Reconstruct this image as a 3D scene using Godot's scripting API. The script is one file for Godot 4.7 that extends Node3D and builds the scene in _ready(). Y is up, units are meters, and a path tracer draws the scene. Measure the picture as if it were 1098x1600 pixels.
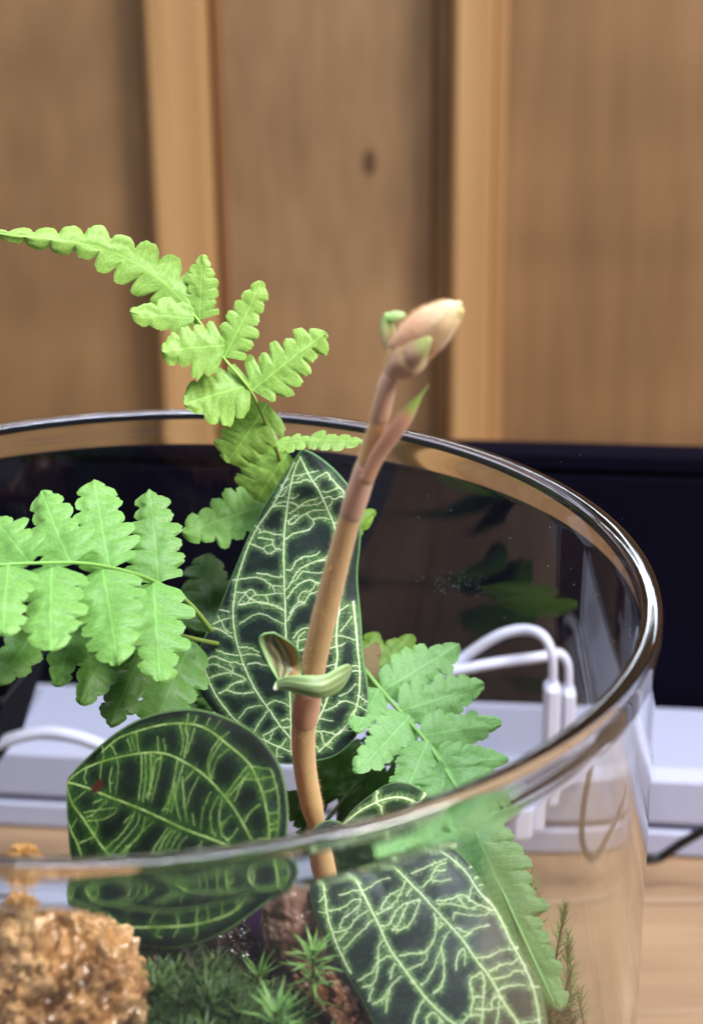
extends Node3D

# ---------------------------------------------------------------- frame of the photograph
const PW := 1098.0
const PH := 1600.0
const FOCAL := 3000.0                      # focal length in pixels of the photograph
const RIM_Y := 0.16                        # height of the jar's rim above the table
const CAM := Vector3(0.0366, 0.2972, 0.300)
var cam_basis := Basis.from_euler(Vector3(deg_to_rad(-22.62), 0, deg_to_rad(-0.63)))
var used := {}
var rng := RandomNumberGenerator.new()
var M := {}

func _ready():
	rng.seed = 77
	var cam := Camera3D.new()
	cam.name = "camera"
	cam.fov = rad_to_deg(2.0 * atan(PH / 2.0 / FOCAL))
	cam.position = CAM
	cam.basis = cam_basis
	cam.near = 0.02
	cam.far = 20.0
	var phys := CameraAttributesPhysical.new()
	phys.frustum_focal_length = 50.0
	phys.frustum_focus_distance = 0.357
	phys.exposure_aperture = 11.5
	phys.frustum_near = 0.02
	phys.frustum_far = 20.0
	cam.attributes = phys
	add_child(cam)
	cam.fov = rad_to_deg(2.0 * atan(PH / 2.0 / FOCAL))
	cam.current = true
	var we := WorldEnvironment.new()
	we.name = "environment"
	var env := Environment.new()
	env.background_mode = Environment.BG_COLOR
	env.background_color = Color(0.36, 0.365, 0.4)
	env.tonemap_mode = Environment.TONE_MAPPER_LINEAR
	env.tonemap_exposure = 1.6
	env.sdfgi_enabled = true
	env.ssao_enabled = true
	env.ssil_enabled = true
	we.environment = env
	add_child(we)
	area_light("room_ceiling_light", Vector3(0.8, 1.0, 0.38), Vector3(0.0, 0.12, -0.25), Vector2(0.4, 0.4), Color(1.0, 0.975, 0.95), 1.34)
	led_lamp(Vector3(0.06, 0.62, 0.06), 0.36, 0.215, Vector3.ZERO, "slim white led bar lamp hanging above the glass jar")
	led_lamp(Vector3(0.06, 0.335, -0.37), 0.62, 0.03, Vector3(1.1, 0, 0), "slim white led bar lamp tilted forward in front of the wood wall")
	materials()
	build_wall()
	build_table()
	build_electrics()
	build_jar()
	build_soil()
	build_stones()
	build_orchid()
	build_ferns()
	build_moss()

# ---------------------------------------------------------------- helpers
func dir_of(x: float, y: float) -> Vector3:
	return cam_basis * Vector3((x - PW / 2) / FOCAL, -(y - PH / 2) / FOCAL, -1.0)

func at(x: float, y: float, d: float) -> Vector3:       # d: metres in front of the camera, measured along the table
	var r := dir_of(x, y)
	return CAM + r * (d / -r.z)

func on_level(x: float, y: float, h: float) -> Vector3:  # where that line of sight meets the height h
	var r := dir_of(x, y)
	return CAM + r * ((h - CAM.y) / r.y)

func on_plane(x: float, y: float, pl: Plane) -> Vector3:
	return pl.intersects_ray(CAM, dir_of(x, y))

func px_size(p: Vector3) -> float:                       # metres that one pixel of the photo spans at p
	return -(cam_basis.inverse() * (p - CAM)).z / FOCAL

func numbered(n: String) -> String:
	var k: int = used.get(n, 0)
	used[n] = k + 1
	return n if k == 0 else "%s_%03d" % [n, k]

func meta(o, label, category, group = "", kind = ""):
	o.set_meta("label", label)
	o.set_meta("category", category)
	if group != "":
		o.set_meta("group", group)
	if kind != "":
		o.set_meta("kind", kind)
	return o

func thing(called: String, label: String, category: String, where := Vector3.ZERO, group := "") -> Node3D:
	var o := Node3D.new()
	o.name = numbered(called)
	add_child(o)
	o.position = where
	return meta(o, label, category, group)

func obj(called: String, mesh: Mesh, mat: Material, parent: Node3D = self, shift := Vector3.ZERO) -> MeshInstance3D:
	var o := MeshInstance3D.new()
	if parent == self:
		o.name = numbered(called)
	else:
		var k := 0
		for c in parent.get_children():
			if String(c.name).begins_with(called):
				k += 1
		o.name = called if k == 0 else "%s_%03d" % [called, k]
	o.mesh = mesh
	o.material_override = mat
	parent.add_child(o, true)
	o.position = shift
	return o

func area_light(called, where: Vector3, target: Vector3, size: Vector2, col: Color, energy: float):
	var l := AreaLight3D.new()
	l.name = called
	add_child(l)
	l.area_size = size
	l.light_color = col
	l.light_energy = energy
	l.position = where
	l.shadow_enabled = true
	l.area_range = 8.0
	l.look_at_from_position(where, target, Vector3.FORWARD if absf((target - where).normalized().y) > 0.95 else Vector3.UP)
	return l

func led_lamp(c: Vector3, length: float, energy: float, turn: Vector3, label: String):
	var t := thing("led_grow_lamp", label, "lamp", c)
	t.rotation = -turn
	var white := std(Color(0.8, 0.8, 0.82), 0.4)
	obj("housing", box(Vector3(length + 0.02, 0.014, 0.05), 0.002), white, t, Vector3(0, 0.012, 0))
	var glow := std(Color(1, 1, 1), 0.4)
	glow.emission_enabled = true
	glow.emission = Color(0.93, 0.96, 1.0)
	glow.emission_energy_multiplier = 14.0
	var n := 24
	for i in n:
		for r in [-1, 1]:
			obj("led", box(Vector3(0.006, 0.002, 0.006), 0.0005), glow, t, Vector3((i + 0.5) / n * length - length / 2, 0.004, r * 0.012))
	var l := AreaLight3D.new()
	l.name = "led_light"
	t.add_child(l)
	l.area_size = Vector2(length, 0.045 if turn == Vector3.ZERO else 0.012)
	l.light_color = Color(0.93, 0.96, 1.0)
	l.light_energy = energy
	l.area_range = 6.0
	l.shadow_enabled = true
	l.rotation = Vector3(-PI / 2, 0, 0)
	l.position = Vector3(0, 0.001, 0)

func std(c: Color, rough := 0.5) -> StandardMaterial3D:
	var m := StandardMaterial3D.new()
	m.albedo_color = c
	m.roughness = rough
	return m

func noise(freq: float, s: int, type := FastNoiseLite.TYPE_SIMPLEX_SMOOTH, oct := 3) -> FastNoiseLite:
	var n := FastNoiseLite.new()
	n.seed = s
	n.frequency = freq
	n.noise_type = type
	n.fractal_octaves = oct
	return n

func tex(im: Image) -> ImageTexture:
	return ImageTexture.create_from_image(im)

# smooth curve through control points, resampled to n + 1 points evenly along its length
func curve(pts: Array, n: int) -> Array:
	var dense := []
	for i in pts.size() - 1:
		var a = pts[maxi(i - 1, 0)]
		var b = pts[i]
		var c = pts[i + 1]
		var d = pts[mini(i + 2, pts.size() - 1)]
		for k in 16:
			dense.append(b.cubic_interpolate(c, a, d, k / 16.0))
	dense.append(pts[-1])
	var acc := [0.0]
	for i in range(1, dense.size()):
		acc.append(acc[-1] + dense[i].distance_to(dense[i - 1]))
	var res := []
	var j := 0
	for i in n + 1:
		var want: float = acc[-1] * i / n
		while j < dense.size() - 2 and acc[j + 1] < want:
			j += 1
		var seg: float = acc[j + 1] - acc[j]
		res.append(dense[j].lerp(dense[j + 1], clampf((want - acc[j]) / maxf(seg, 1e-9), 0, 1)))
	return res

# a mesh from a grid of points (rows of equal length)
func grid_mesh(rows: Array, uvs = null, cols = null, closed := false, thick := 0.0, flat := false) -> ArrayMesh:
	var st := SurfaceTool.new()
	st.begin(Mesh.PRIMITIVE_TRIANGLES)
	st.set_smooth_group(-1 if flat else 0)
	var nr := rows.size()
	var nc: int = rows[0].size()
	var normals := []
	if thick > 0.0:
		for i in nr:
			var line := []
			for j in nc:
				var du: Vector3 = rows[mini(i + 1, nr - 1)][j] - rows[maxi(i - 1, 0)][j]
				var dv: Vector3 = rows[i][mini(j + 1, nc - 1)] - rows[i][maxi(j - 1, 0)]
				line.append(du.cross(dv).normalized())
			normals.append(line)
	var layers := 2 if thick > 0.0 else 1
	for layer in layers:
		for i in nr:
			for j in nc:
				if uvs != null:
					st.set_uv(uvs[i][j])
				if cols != null:
					st.set_color(cols[i][j])
				var p: Vector3 = rows[i][j]
				if layer == 1:
					p -= normals[i][j] * thick
				st.add_vertex(p)
	for layer in layers:
		var o := layer * nr * nc
		for i in nr - 1:
			for j in (nc if closed else nc - 1):
				var a := o + i * nc + j
				var b := o + i * nc + (j + 1) % nc
				var c := a + nc
				var d := b + nc
				var q := [a, b, c, b, d, c] if layer == 0 else [a, c, b, b, c, d]
				for k in q:
					st.add_index(k)
	if layers == 2:
		var o := nr * nc
		var loop := []
		for j in nc: loop.append(j)
		for i in range(1, nr): loop.append(i * nc + nc - 1)
		for j in range(nc - 2, -1, -1): loop.append((nr - 1) * nc + j)
		for i in range(nr - 2, 0, -1): loop.append(i * nc)
		for k in loop.size():
			var a: int = loop[k]
			var b: int = loop[(k + 1) % loop.size()]
			for v in [a, o + a, b, b, o + a, o + b]:
				st.add_index(v)
	if flat:
		st.deindex()
	st.generate_normals()
	return st.commit()

func add_tri(st: SurfaceTool, a: Vector3, b: Vector3, c: Vector3, out: Vector3):
	var n := (c - a).cross(b - a)
	if n.dot(out) < 0:
		var s := b
		b = c
		c = s
		n = -n
	n = n.normalized()
	for p in [a, b, c]:
		st.set_normal(n)
		st.add_vertex(p)

# a box with chamfered edges; uv in metres, v along the longest side
func box(size: Vector3, c: float, uv_shift := Vector2.ZERO) -> ArrayMesh:
	var h := size / 2
	var st := SurfaceTool.new()
	st.begin(Mesh.PRIMITIVE_TRIANGLES)
	var long := size.max_axis_index()
	var put := func(quad: Array, out: Vector3):
		var nrm := out.normalized()
		var face := nrm.abs().max_axis_index()
		var order := [0, 1, 2, 0, 2, 3] if quad.size() == 4 else [0, 1, 2]
		for k in range(0, order.size(), 3):
			var a: Vector3 = quad[order[k]]
			var b: Vector3 = quad[order[k + 1]]
			var d: Vector3 = quad[order[k + 2]]
			if (d - a).cross(b - a).dot(out) < 0:
				var s := b
				b = d
				d = s
			for p in [a, b, d]:
				var other := 0
				for ax in 3:
					if ax != long and ax != face:
						other = ax
				var along := long
				if face == long:
					along = (long + 1) % 3
					other = (long + 2) % 3
				st.set_uv(Vector2(p[other], p[along]) + uv_shift)
				st.set_normal(nrm)
				st.add_vertex(p)
	var pt := func(s: Vector3, ax: int) -> Vector3:
		var v := Vector3.ZERO
		for k in 3:
			v[k] = s[k] * (h[k] if k == ax else h[k] - c)
		return v
	for ax in 3:
		var b := (ax + 1) % 3
		var d := (ax + 2) % 3
		for s in [-1.0, 1.0]:
			var q := []
			for w in [[-1, -1], [1, -1], [1, 1], [-1, 1]]:
				var sg := Vector3.ZERO
				sg[ax] = s
				sg[b] = w[0]
				sg[d] = w[1]
				q.append(pt.call(sg, ax))
			var o := Vector3.ZERO
			o[ax] = s
			put.call(q, o)
			for s2 in [-1.0, 1.0]:
				var lo := Vector3.ZERO
				lo[ax] = s
				lo[b] = s2
				lo[d] = -1
				var hi := lo
				hi[d] = 1
				var o2 := Vector3.ZERO
				o2[ax] = s
				o2[b] = s2
				put.call([pt.call(lo, ax), pt.call(hi, ax), pt.call(hi, b), pt.call(lo, b)], o2)
	for sx in [-1.0, 1.0]:
		for sy in [-1.0, 1.0]:
			for sz in [-1.0, 1.0]:
				var s := Vector3(sx, sy, sz)
				put.call([pt.call(s, 0), pt.call(s, 1), pt.call(s, 2)], s)
	return st.commit()

# a round tube along points with radii; cols optional per ring
func tube(pts: Array, radii: Array, sides := 12, cols = null, squash := 1.0, bump = null) -> ArrayMesh:
	var rows := []
	var crow := []
	var uvs := []
	var n := pts.size()
	var up := Vector3(0.123, 0.31, 0.94).normalized()
	for i in n:
		var t: Vector3 = (pts[mini(i + 1, n - 1)] - pts[maxi(i - 1, 0)]).normalized()
		var a := up.cross(t).normalized()
		var b := t.cross(a)
		up = b
		var line := []
		var cl := []
		var ul := []
		for k in sides:
			var ang := TAU * k / sides
			var r: float = radii[i]
			var o := a * cos(ang) * r + b * sin(ang) * r * squash
			if bump != null:
				o *= 1.0 + bump.get_noise_3d(pts[i].x * 1000 + cos(ang) * 2, pts[i].y * 1000, sin(ang) * 2) * 0.025
			line.append(pts[i] + o)
			ul.append(Vector2(k / float(sides), i / float(n - 1)))
			if cols != null:
				cl.append(cols[i])
		rows.append(line)
		crow.append(cl)
		uvs.append(ul)
	# rounded ends
	for e in [0, 1]:
		var idx := 0 if e == 0 else n - 1
		var dirv: Vector3 = (pts[0] - pts[1]).normalized() if e == 0 else (pts[n - 1] - pts[n - 2]).normalized()
		for f in [[0.7, 0.7], [0.02, 1.0]]:
			var line := []
			var src: Array = rows[0] if e == 0 and f[0] == 0.7 else (rows[1] if e == 0 else rows[-1 if f[0] == 0.7 else -2])
			for k in sides:
				line.append(pts[idx] + (src[k] - pts[idx]) * f[0] + dirv * radii[idx] * f[1] * 0.6)
			if e == 0:
				rows.insert(0, line)
				crow.insert(0, crow[0])
				uvs.insert(0, uvs[0])
			else:
				rows.append(line)
				crow.append(crow[-1])
				uvs.append(uvs[-1])
	return grid_mesh(rows, uvs, crow if cols != null else null, true)

func lathe(profile: Array, seg: int) -> ArrayMesh:      # closed profile of (radius, height)
	var area := 0.0
	var n := profile.size()
	for i in n:
		var a: Vector2 = profile[i]
		var b: Vector2 = profile[(i + 1) % n]
		area += a.x * b.y - b.x * a.y
	var st := SurfaceTool.new()
	st.begin(Mesh.PRIMITIVE_TRIANGLES)
	for s in seg:
		var ang := TAU * s / seg
		for i in n:
			var t: Vector2 = (profile[(i + 1) % n] - profile[(i - 1 + n) % n]).normalized()
			var nr := Vector2(t.y, -t.x) * signf(area)
			st.set_normal(Vector3(nr.x * cos(ang), nr.y, nr.x * sin(ang)).normalized())
			st.add_vertex(Vector3(profile[i].x * cos(ang), profile[i].y, profile[i].x * sin(ang)))
	for s in seg:
		for i in n:
			var a := s * n + i
			var b := s * n + (i + 1) % n
			var c := ((s + 1) % seg) * n + i
			var d := ((s + 1) % seg) * n + (i + 1) % n
			var q := [a, c, b, b, c, d] if area > 0 else [a, b, c, b, d, c]
			for k in q:
				st.add_index(k)
	return st.commit()

# a pointed, cupped blade (bract, sepal): from base to tip, facing n
func blade(base: Vector3, tip: Vector3, n: Vector3, width: float, cup: float, bend: float, c0: Color, c1: Color, broad := 0.45, thick := 0.0003) -> ArrayMesh:
	var ax := tip - base
	var L := ax.length()
	ax /= L
	var side := ax.cross(n).normalized()
	n = side.cross(ax).normalized()
	var rows := []
	var cols := []
	var NN := 22
	var K := 10
	for i in NN + 1:
		var u := i / float(NN)
		var w := width * 0.5 * pow(sin(PI * pow(clampf(u * 0.97 + 0.03, 0, 1), log(0.5) / log(broad))), 0.75)
		if u > 0.995:
			w = width * 0.01
		var line := []
		var cl := []
		for j in K + 1:
			var v := j / float(K) * 2.0 - 1.0
			var a := v * cup
			var y := w * (sin(a) / maxf(sin(cup), 0.01) if cup > 0.02 else v)
			var z := w * (cos(a) - 1.0) / maxf(sin(cup), 0.01) if cup > 0.02 else 0.0
			line.append(base + ax * (u * L) + side * y + n * (z + bend * L * sin(PI * u)))
			cl.append(c0.lerp(c1, smoothstep(0.45, 0.9, u)))
		rows.append(line)
		cols.append(cl)
	return grid_mesh(rows, null, cols, false, thick)

# ---------------------------------------------------------------- materials
func wood_image(s: int, a: Color, b: Color, w: int, h: int, across: float, along: float, rings: float, knots: Array, crossed := 0.0) -> Image:
	var im := Image.create(w, h, false, Image.FORMAT_RGB8)
	var n1 := noise(0.01, s)
	var n2 := noise(0.05, s + 1)
	var n3 := noise(0.004, s + 2)
	for y in h:
		for x in w:
			var kd := 0.0
			var push := 0.0
			for k in knots:
				var dx: float = (x - k.x) / k.z
				var dy: float = (y - k.y) / (k.z * 1.5)
				var r := sqrt(dx * dx + dy * dy)
				kd = maxf(kd, 1.0 - smoothstep(0.5, 1.1, r))
				push += signf(dx) * 14.0 * exp(-r * r * 0.25)
			var xx := x - push
			var g := n1.get_noise_2d(xx * across, y * along)
			var fine := n2.get_noise_2d(xx * across * 3.0, y * along * 1.4)
			var broad := n3.get_noise_2d(xx * 1.5, y * 0.8)
			var ring := 0.5 + 0.5 * sin((xx * across * 0.09 + g * 3.0) * rings)
			var stripe := n1.get_noise_2d(x * 0.25 + 400.0, y * 1.6) * crossed
			var v := clampf(0.5 + stripe + g * 0.35 + fine * 0.3 + broad * 0.6 + (ring - 0.5) * 0.22, 0, 1)
			var c := a.lerp(b, v)
			c = c.lerp(Color(a.r * 0.55, a.g * 0.45, a.b * 0.42), kd * 0.85)
			im.set_pixel(x, y, c)
	return im

func wood_mat(s: int, a: Color, b: Color, across: float, along: float, rings: float, scale: Vector2, knots := [], rough := 0.55, crossed := 0.0) -> StandardMaterial3D:
	var m := std(Color.WHITE, rough)
	m.albedo_texture = tex(wood_image(s, a, b, 384, 768, across, along, rings, knots, crossed))
	m.uv1_scale = Vector3(scale.x, scale.y, 1)
	return m

func materials():
	M.panel = []
	M.panel.append(wood_mat(3, Color8(116, 87, 57), Color8(154, 120, 83), 0.5, 0.3, 0.5, Vector2(1.6, 1.05), [], 0.6, 0.3))
	M.panel.append(wood_mat(5, Color8(124, 94, 65), Color8(160, 127, 91), 0.5, 0.35, 0.5, Vector2(3.0, 1.05), [Vector3(245, 281, 3.4)], 0.6, 0.35))
	M.panel.append(wood_mat(8, Color8(118, 87, 57), Color8(158, 122, 84), 0.8, 0.12, 0.8, Vector2(1.6, 1.05), [], 0.6, 0.3))
	M.batten = wood_mat(11, Color8(160, 120, 76), Color8(192, 152, 104), 2.0, 0.10, 2.0, Vector2(14.0, 1.05))
	M.red_strip = wood_mat(13, Color8(122, 82, 50), Color8(146, 102, 64), 2.0, 0.1, 2.0, Vector2(16.0, 2.0))
	M.plank = []
	for k in 3:
		M.plank.append(wood_mat(20 + k, Color8(142, 112, 84), Color8(170, 140, 110), 0.9, 0.12, 1.6, Vector2(8.0, 2.6), [Vector3(150, 300 + 90 * k, 8), Vector3(290, 80 + 200 * k, 6)], 0.42))
	M.white = std(Color8(178, 182, 210), 0.45)
	M.cable = std(Color8(216, 218, 242), 0.45)
	M.black = std(Color8(12, 10, 23), 0.6)
	M.black.metallic_specular = 0.1
	M.black_cable = std(Color8(14, 14, 18), 0.5)
	M.tint = std(Color.WHITE, 0.55)
	M.tint.vertex_color_use_as_albedo = true

func c8(r, g, b) -> Color:                               # an sRGB colour as linear vertex colour
	return Color8(r, g, b).srgb_to_linear()

# ---------------------------------------------------------------- setting
func build_wall():
	var zw := -0.47
	var w := Node3D.new()
	w.name = "wall"
	add_child(w)
	w.set_meta("kind", "structure")
	var backing := obj("backing", box(Vector3(1.3, 0.9, 0.02), 0.002), std(Color8(70, 46, 28), 0.8), w, Vector3(0.05, 0.25, zw - 0.022))
	# edges of the boards where the photo has them, taken near the middle of the wall
	var x0 := -0.6
	var e := []
	for px in [228.0, 366.0, 668.0, 790.0]:
		e.append(at(px + 8, 300, CAM.z - zw).x)
	var spans := [[x0, e[0] + 0.004, 0], [e[1] - 0.006, e[2], 1], [e[2] + 0.0008, e[2] + 0.013, 2], [e[3] - 0.008, 0.7, 2]]
	for sp in spans:
		var wd: float = sp[1] - sp[0]
		obj("wood_panel", box(Vector3(wd, 0.9, 0.012), 0.001, Vector2(0.5 + 0.03 * sp[2], 0.47)), M.panel[sp[2]], w, Vector3((sp[0] + sp[1]) / 2, 0.25, zw - 0.006 - (0.0012 if wd < 0.02 else 0.0)))
	var b0: float = at(238, 300, CAM.z - zw - 0.012).x
	var b1: float = at(334, 300, CAM.z - zw - 0.012).x
	obj("batten", box(Vector3(b1 - b0, 0.9, 0.016), 0.002, Vector2(0.03, 0.47)), M.batten, w, Vector3((b0 + b1) / 2, 0.25, zw + 0.008))
	var s1: float = e[1] - 0.005
	obj("dark_strip", box(Vector3(s1 - b1 - 0.001, 0.9, 0.009), 0.001), M.red_strip, w, Vector3((b1 + s1) / 2 + 0.0005, 0.25, zw - 0.001))
	var b2: float = at(706, 300, CAM.z - zw - 0.018).x
	var b3: float = at(768, 300, CAM.z - zw - 0.018).x
	var b4: float = at(788, 300, CAM.z - zw - 0.012).x
	obj("batten", box(Vector3(b3 - b2, 0.9, 0.022), 0.0015, Vector2(0.033, 0.6)), M.batten, w, Vector3((b2 + b3) / 2, 0.25, zw + 0.011))
	obj("batten_lip", box(Vector3(b4 - b3 - 0.0006, 0.9, 0.014), 0.001, Vector2(0.05, 0.4)), M.batten, w, Vector3((b3 + b4) / 2 + 0.0003, 0.25, zw + 0.007))

func build_table():
	var t := thing("wooden_table", "pale pine table top of long glued planks under the glass jar", "table", Vector3(0.05, -0.02, 0.0))
	# the planks run sideways; joints where the photo shows them beside the jar
	var z_a: float = on_level(1070, 1406, 0).z
	var edges := [-0.46, -0.30, -0.222, z_a, z_a + 0.047, z_a + 0.1, z_a + 0.155, z_a + 0.2, 0.102]
	for i in edges.size() - 1:
		var wd: float = edges[i + 1] - edges[i] - 0.0006
		obj("plank", box(Vector3(1.2, 0.04 - (0.0006 if i % 2 else 0.0), wd), 0.0012, Vector2(0.03 * i, 0.17 * i)), M.plank[i % 3], t, Vector3(0.02 * (i % 2), -0.0003 * (i % 2), (edges[i] + edges[i + 1]) / 2))

func build_electrics():
	# white power strip
	var a := on_level(-20, 1292, 0)
	var b := on_level(1120, 1348, 0)
	var ang := atan2(-(b.z - a.z), b.x - a.x)
	var strip := thing("white_power_strip", "long white plastic power strip on the table behind the jar", "power strip", (a + b) / 2)
	strip.rotation.y = ang
	# black cabinet right behind it
	var c := thing("black_cabinet", "low dull black box standing behind the white power strip and the jar", "box", (a + b) / 2 + Vector3(0, 0, -0.0445))
	c.rotation.y = ang
	var top := at(1098, 708, CAM.z - (b.z - 0.046)).y
	obj("front_panel", box(Vector3(0.9, top - 0.007, 0.006), 0.001), M.black, c, Vector3(0, (top - 0.007) / 2, -0.003))
	obj("body", box(Vector3(0.9, top - 0.03, 0.012), 0.001), M.black, c, Vector3(0, (top - 0.03) / 2, -0.0125))
	obj("top_edge", box(Vector3(0.902, 0.006, 0.009), 0.0012), M.black, c, Vector3(0, top - 0.003, -0.0035))
	var len := 0.62
	var hh := 0.0275
	obj("base", box(Vector3(len, 0.008, 0.0402), 0.0008), M.white, strip, Vector3(0, 0.0045, -0.0212))
	obj("cover", box(Vector3(len, hh - 0.009, 0.0405), 0.003), M.white, strip, Vector3(0, 0.0088 + (hh - 0.009) / 2, -0.0212))
	for k in 5:
		obj("socket", box(Vector3(0.03, 0.001, 0.026), 0.0004), std(Color8(150, 153, 176), 0.5), strip, Vector3(-0.2 + 0.09 * k - (0.02 if k > 2 else 0.0), hh + 0.0004, -0.0212))
	# white plugs and cables behind the right side of the jar
	var zc := 0.432
	var cols := [[884.0, 1068.0, 1140.0], [915.0, 1075.0, 1135.0]]
	var names := ["white cable with a tall plug, left one of the pair behind the right glass", "white cable with a tall plug, right one of the pair behind the right glass"]
	for k in 2:
		var d := zc + 0.012 * k
		var foot: Vector3 = at(cols[k][0], 1150, d)
		var tt := thing("white_cable", names[k], "cable", Vector3.ZERO, "white cables behind the jar")
		var pts := []
		if k == 0:
			pts = [at(885, 1120, d), at(886, 1060, d), at(884, 1020, d), at(868, 992, d + 0.002), at(835, 982, d + 0.006), at(790, 992, d + 0.008), at(735, 1025, d + 0.01), at(690, 1060, d + 0.01), at(600, 1130, d + 0.01)]
		else:
			pts = [at(916, 1120, d), at(917, 1065, d), at(914, 1035, d), at(898, 1020, d), at(870, 1024, d - 0.002), at(800, 1032, d - 0.004), at(740, 1042, d - 0.004), at(680, 1060, d - 0.002), at(600, 1110, d)]
		var cv := curve(pts, 60)
		var rr := []
		for i in 61:
			rr.append(0.00135)
		obj("cord", tube(cv, rr, 12), M.cable, tt)
		var h: float = at(cols[k][0], cols[k][1], d).y - hh
		obj("plug", box(Vector3(0.0046, h, 0.007), 0.0012), M.cable, tt, Vector3(at(cols[k][0], 1100, d).x, hh + h / 2 + 0.0006, foot.z))
	var ad := thing("white_adapter", "short white charger block standing beside the two white plugs", "charger", Vector3(at(850, 1130, zc).x, hh, at(850, 1130, zc).z))
	obj("case", box(Vector3(0.0065, 0.011, 0.014), 0.0012), M.cable, ad, Vector3(0, 0.0061, 0))
	obj("pin_collar", box(Vector3(0.005, 0.002, 0.01), 0.0004), M.white, ad, Vector3(0, 0.0123, 0))
	# white cable at the left
	var d2 := 0.43
	var lp := curve([at(-60, 1190, d2 - 0.01), at(0, 1157, d2 - 0.004), at(60, 1142, d2), at(115, 1148, d2), at(165, 1166, d2), at(215, 1195, d2 + 0.004), at(270, 1250, d2 + 0.01)], 50)
	var lr := []
	for i in 51:
		lr.append(0.0017)
	meta(obj("white_cable", tube(lp, lr, 12), M.cable), "white cable arching over the power strip behind the left fern", "cable", "white cables behind the jar")
	# black adapter at the left end
	var q := thing("black_adapter", "black charger block leaning at the left end of the power strip", "charger", at(8, 1090, 0.43))
	q.rotation = Vector3(0.1, -0.3, -0.38)
	obj("case", box(Vector3(0.012, 0.05, 0.03), 0.0015), M.black, q, Vector3(-0.003, 0.004, 0))
	obj("seam_band", box(Vector3(0.0124, 0.002, 0.0304), 0.0004), M.black_cable, q, Vector3(-0.003, 0.012, 0))
	# black cable on the right
	var bp := curve([at(1180, 1255, 0.43), at(1098, 1298, 0.438), at(1060, 1320, 0.441), at(1028, 1341, 0.443), at(1000, 1340, 0.441), at(982, 1310, 0.441), at(985, 1260, 0.443), at(1000, 1205, 0.447), at(1010, 1180, 0.47)], 60)
	var br := []
	for i in 61:
		br.append(0.0013)
	meta(obj("black_cable", tube(bp, br, 10), M.black_cable), "thin black cable lying across the front of the white power strip", "cable")

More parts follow.
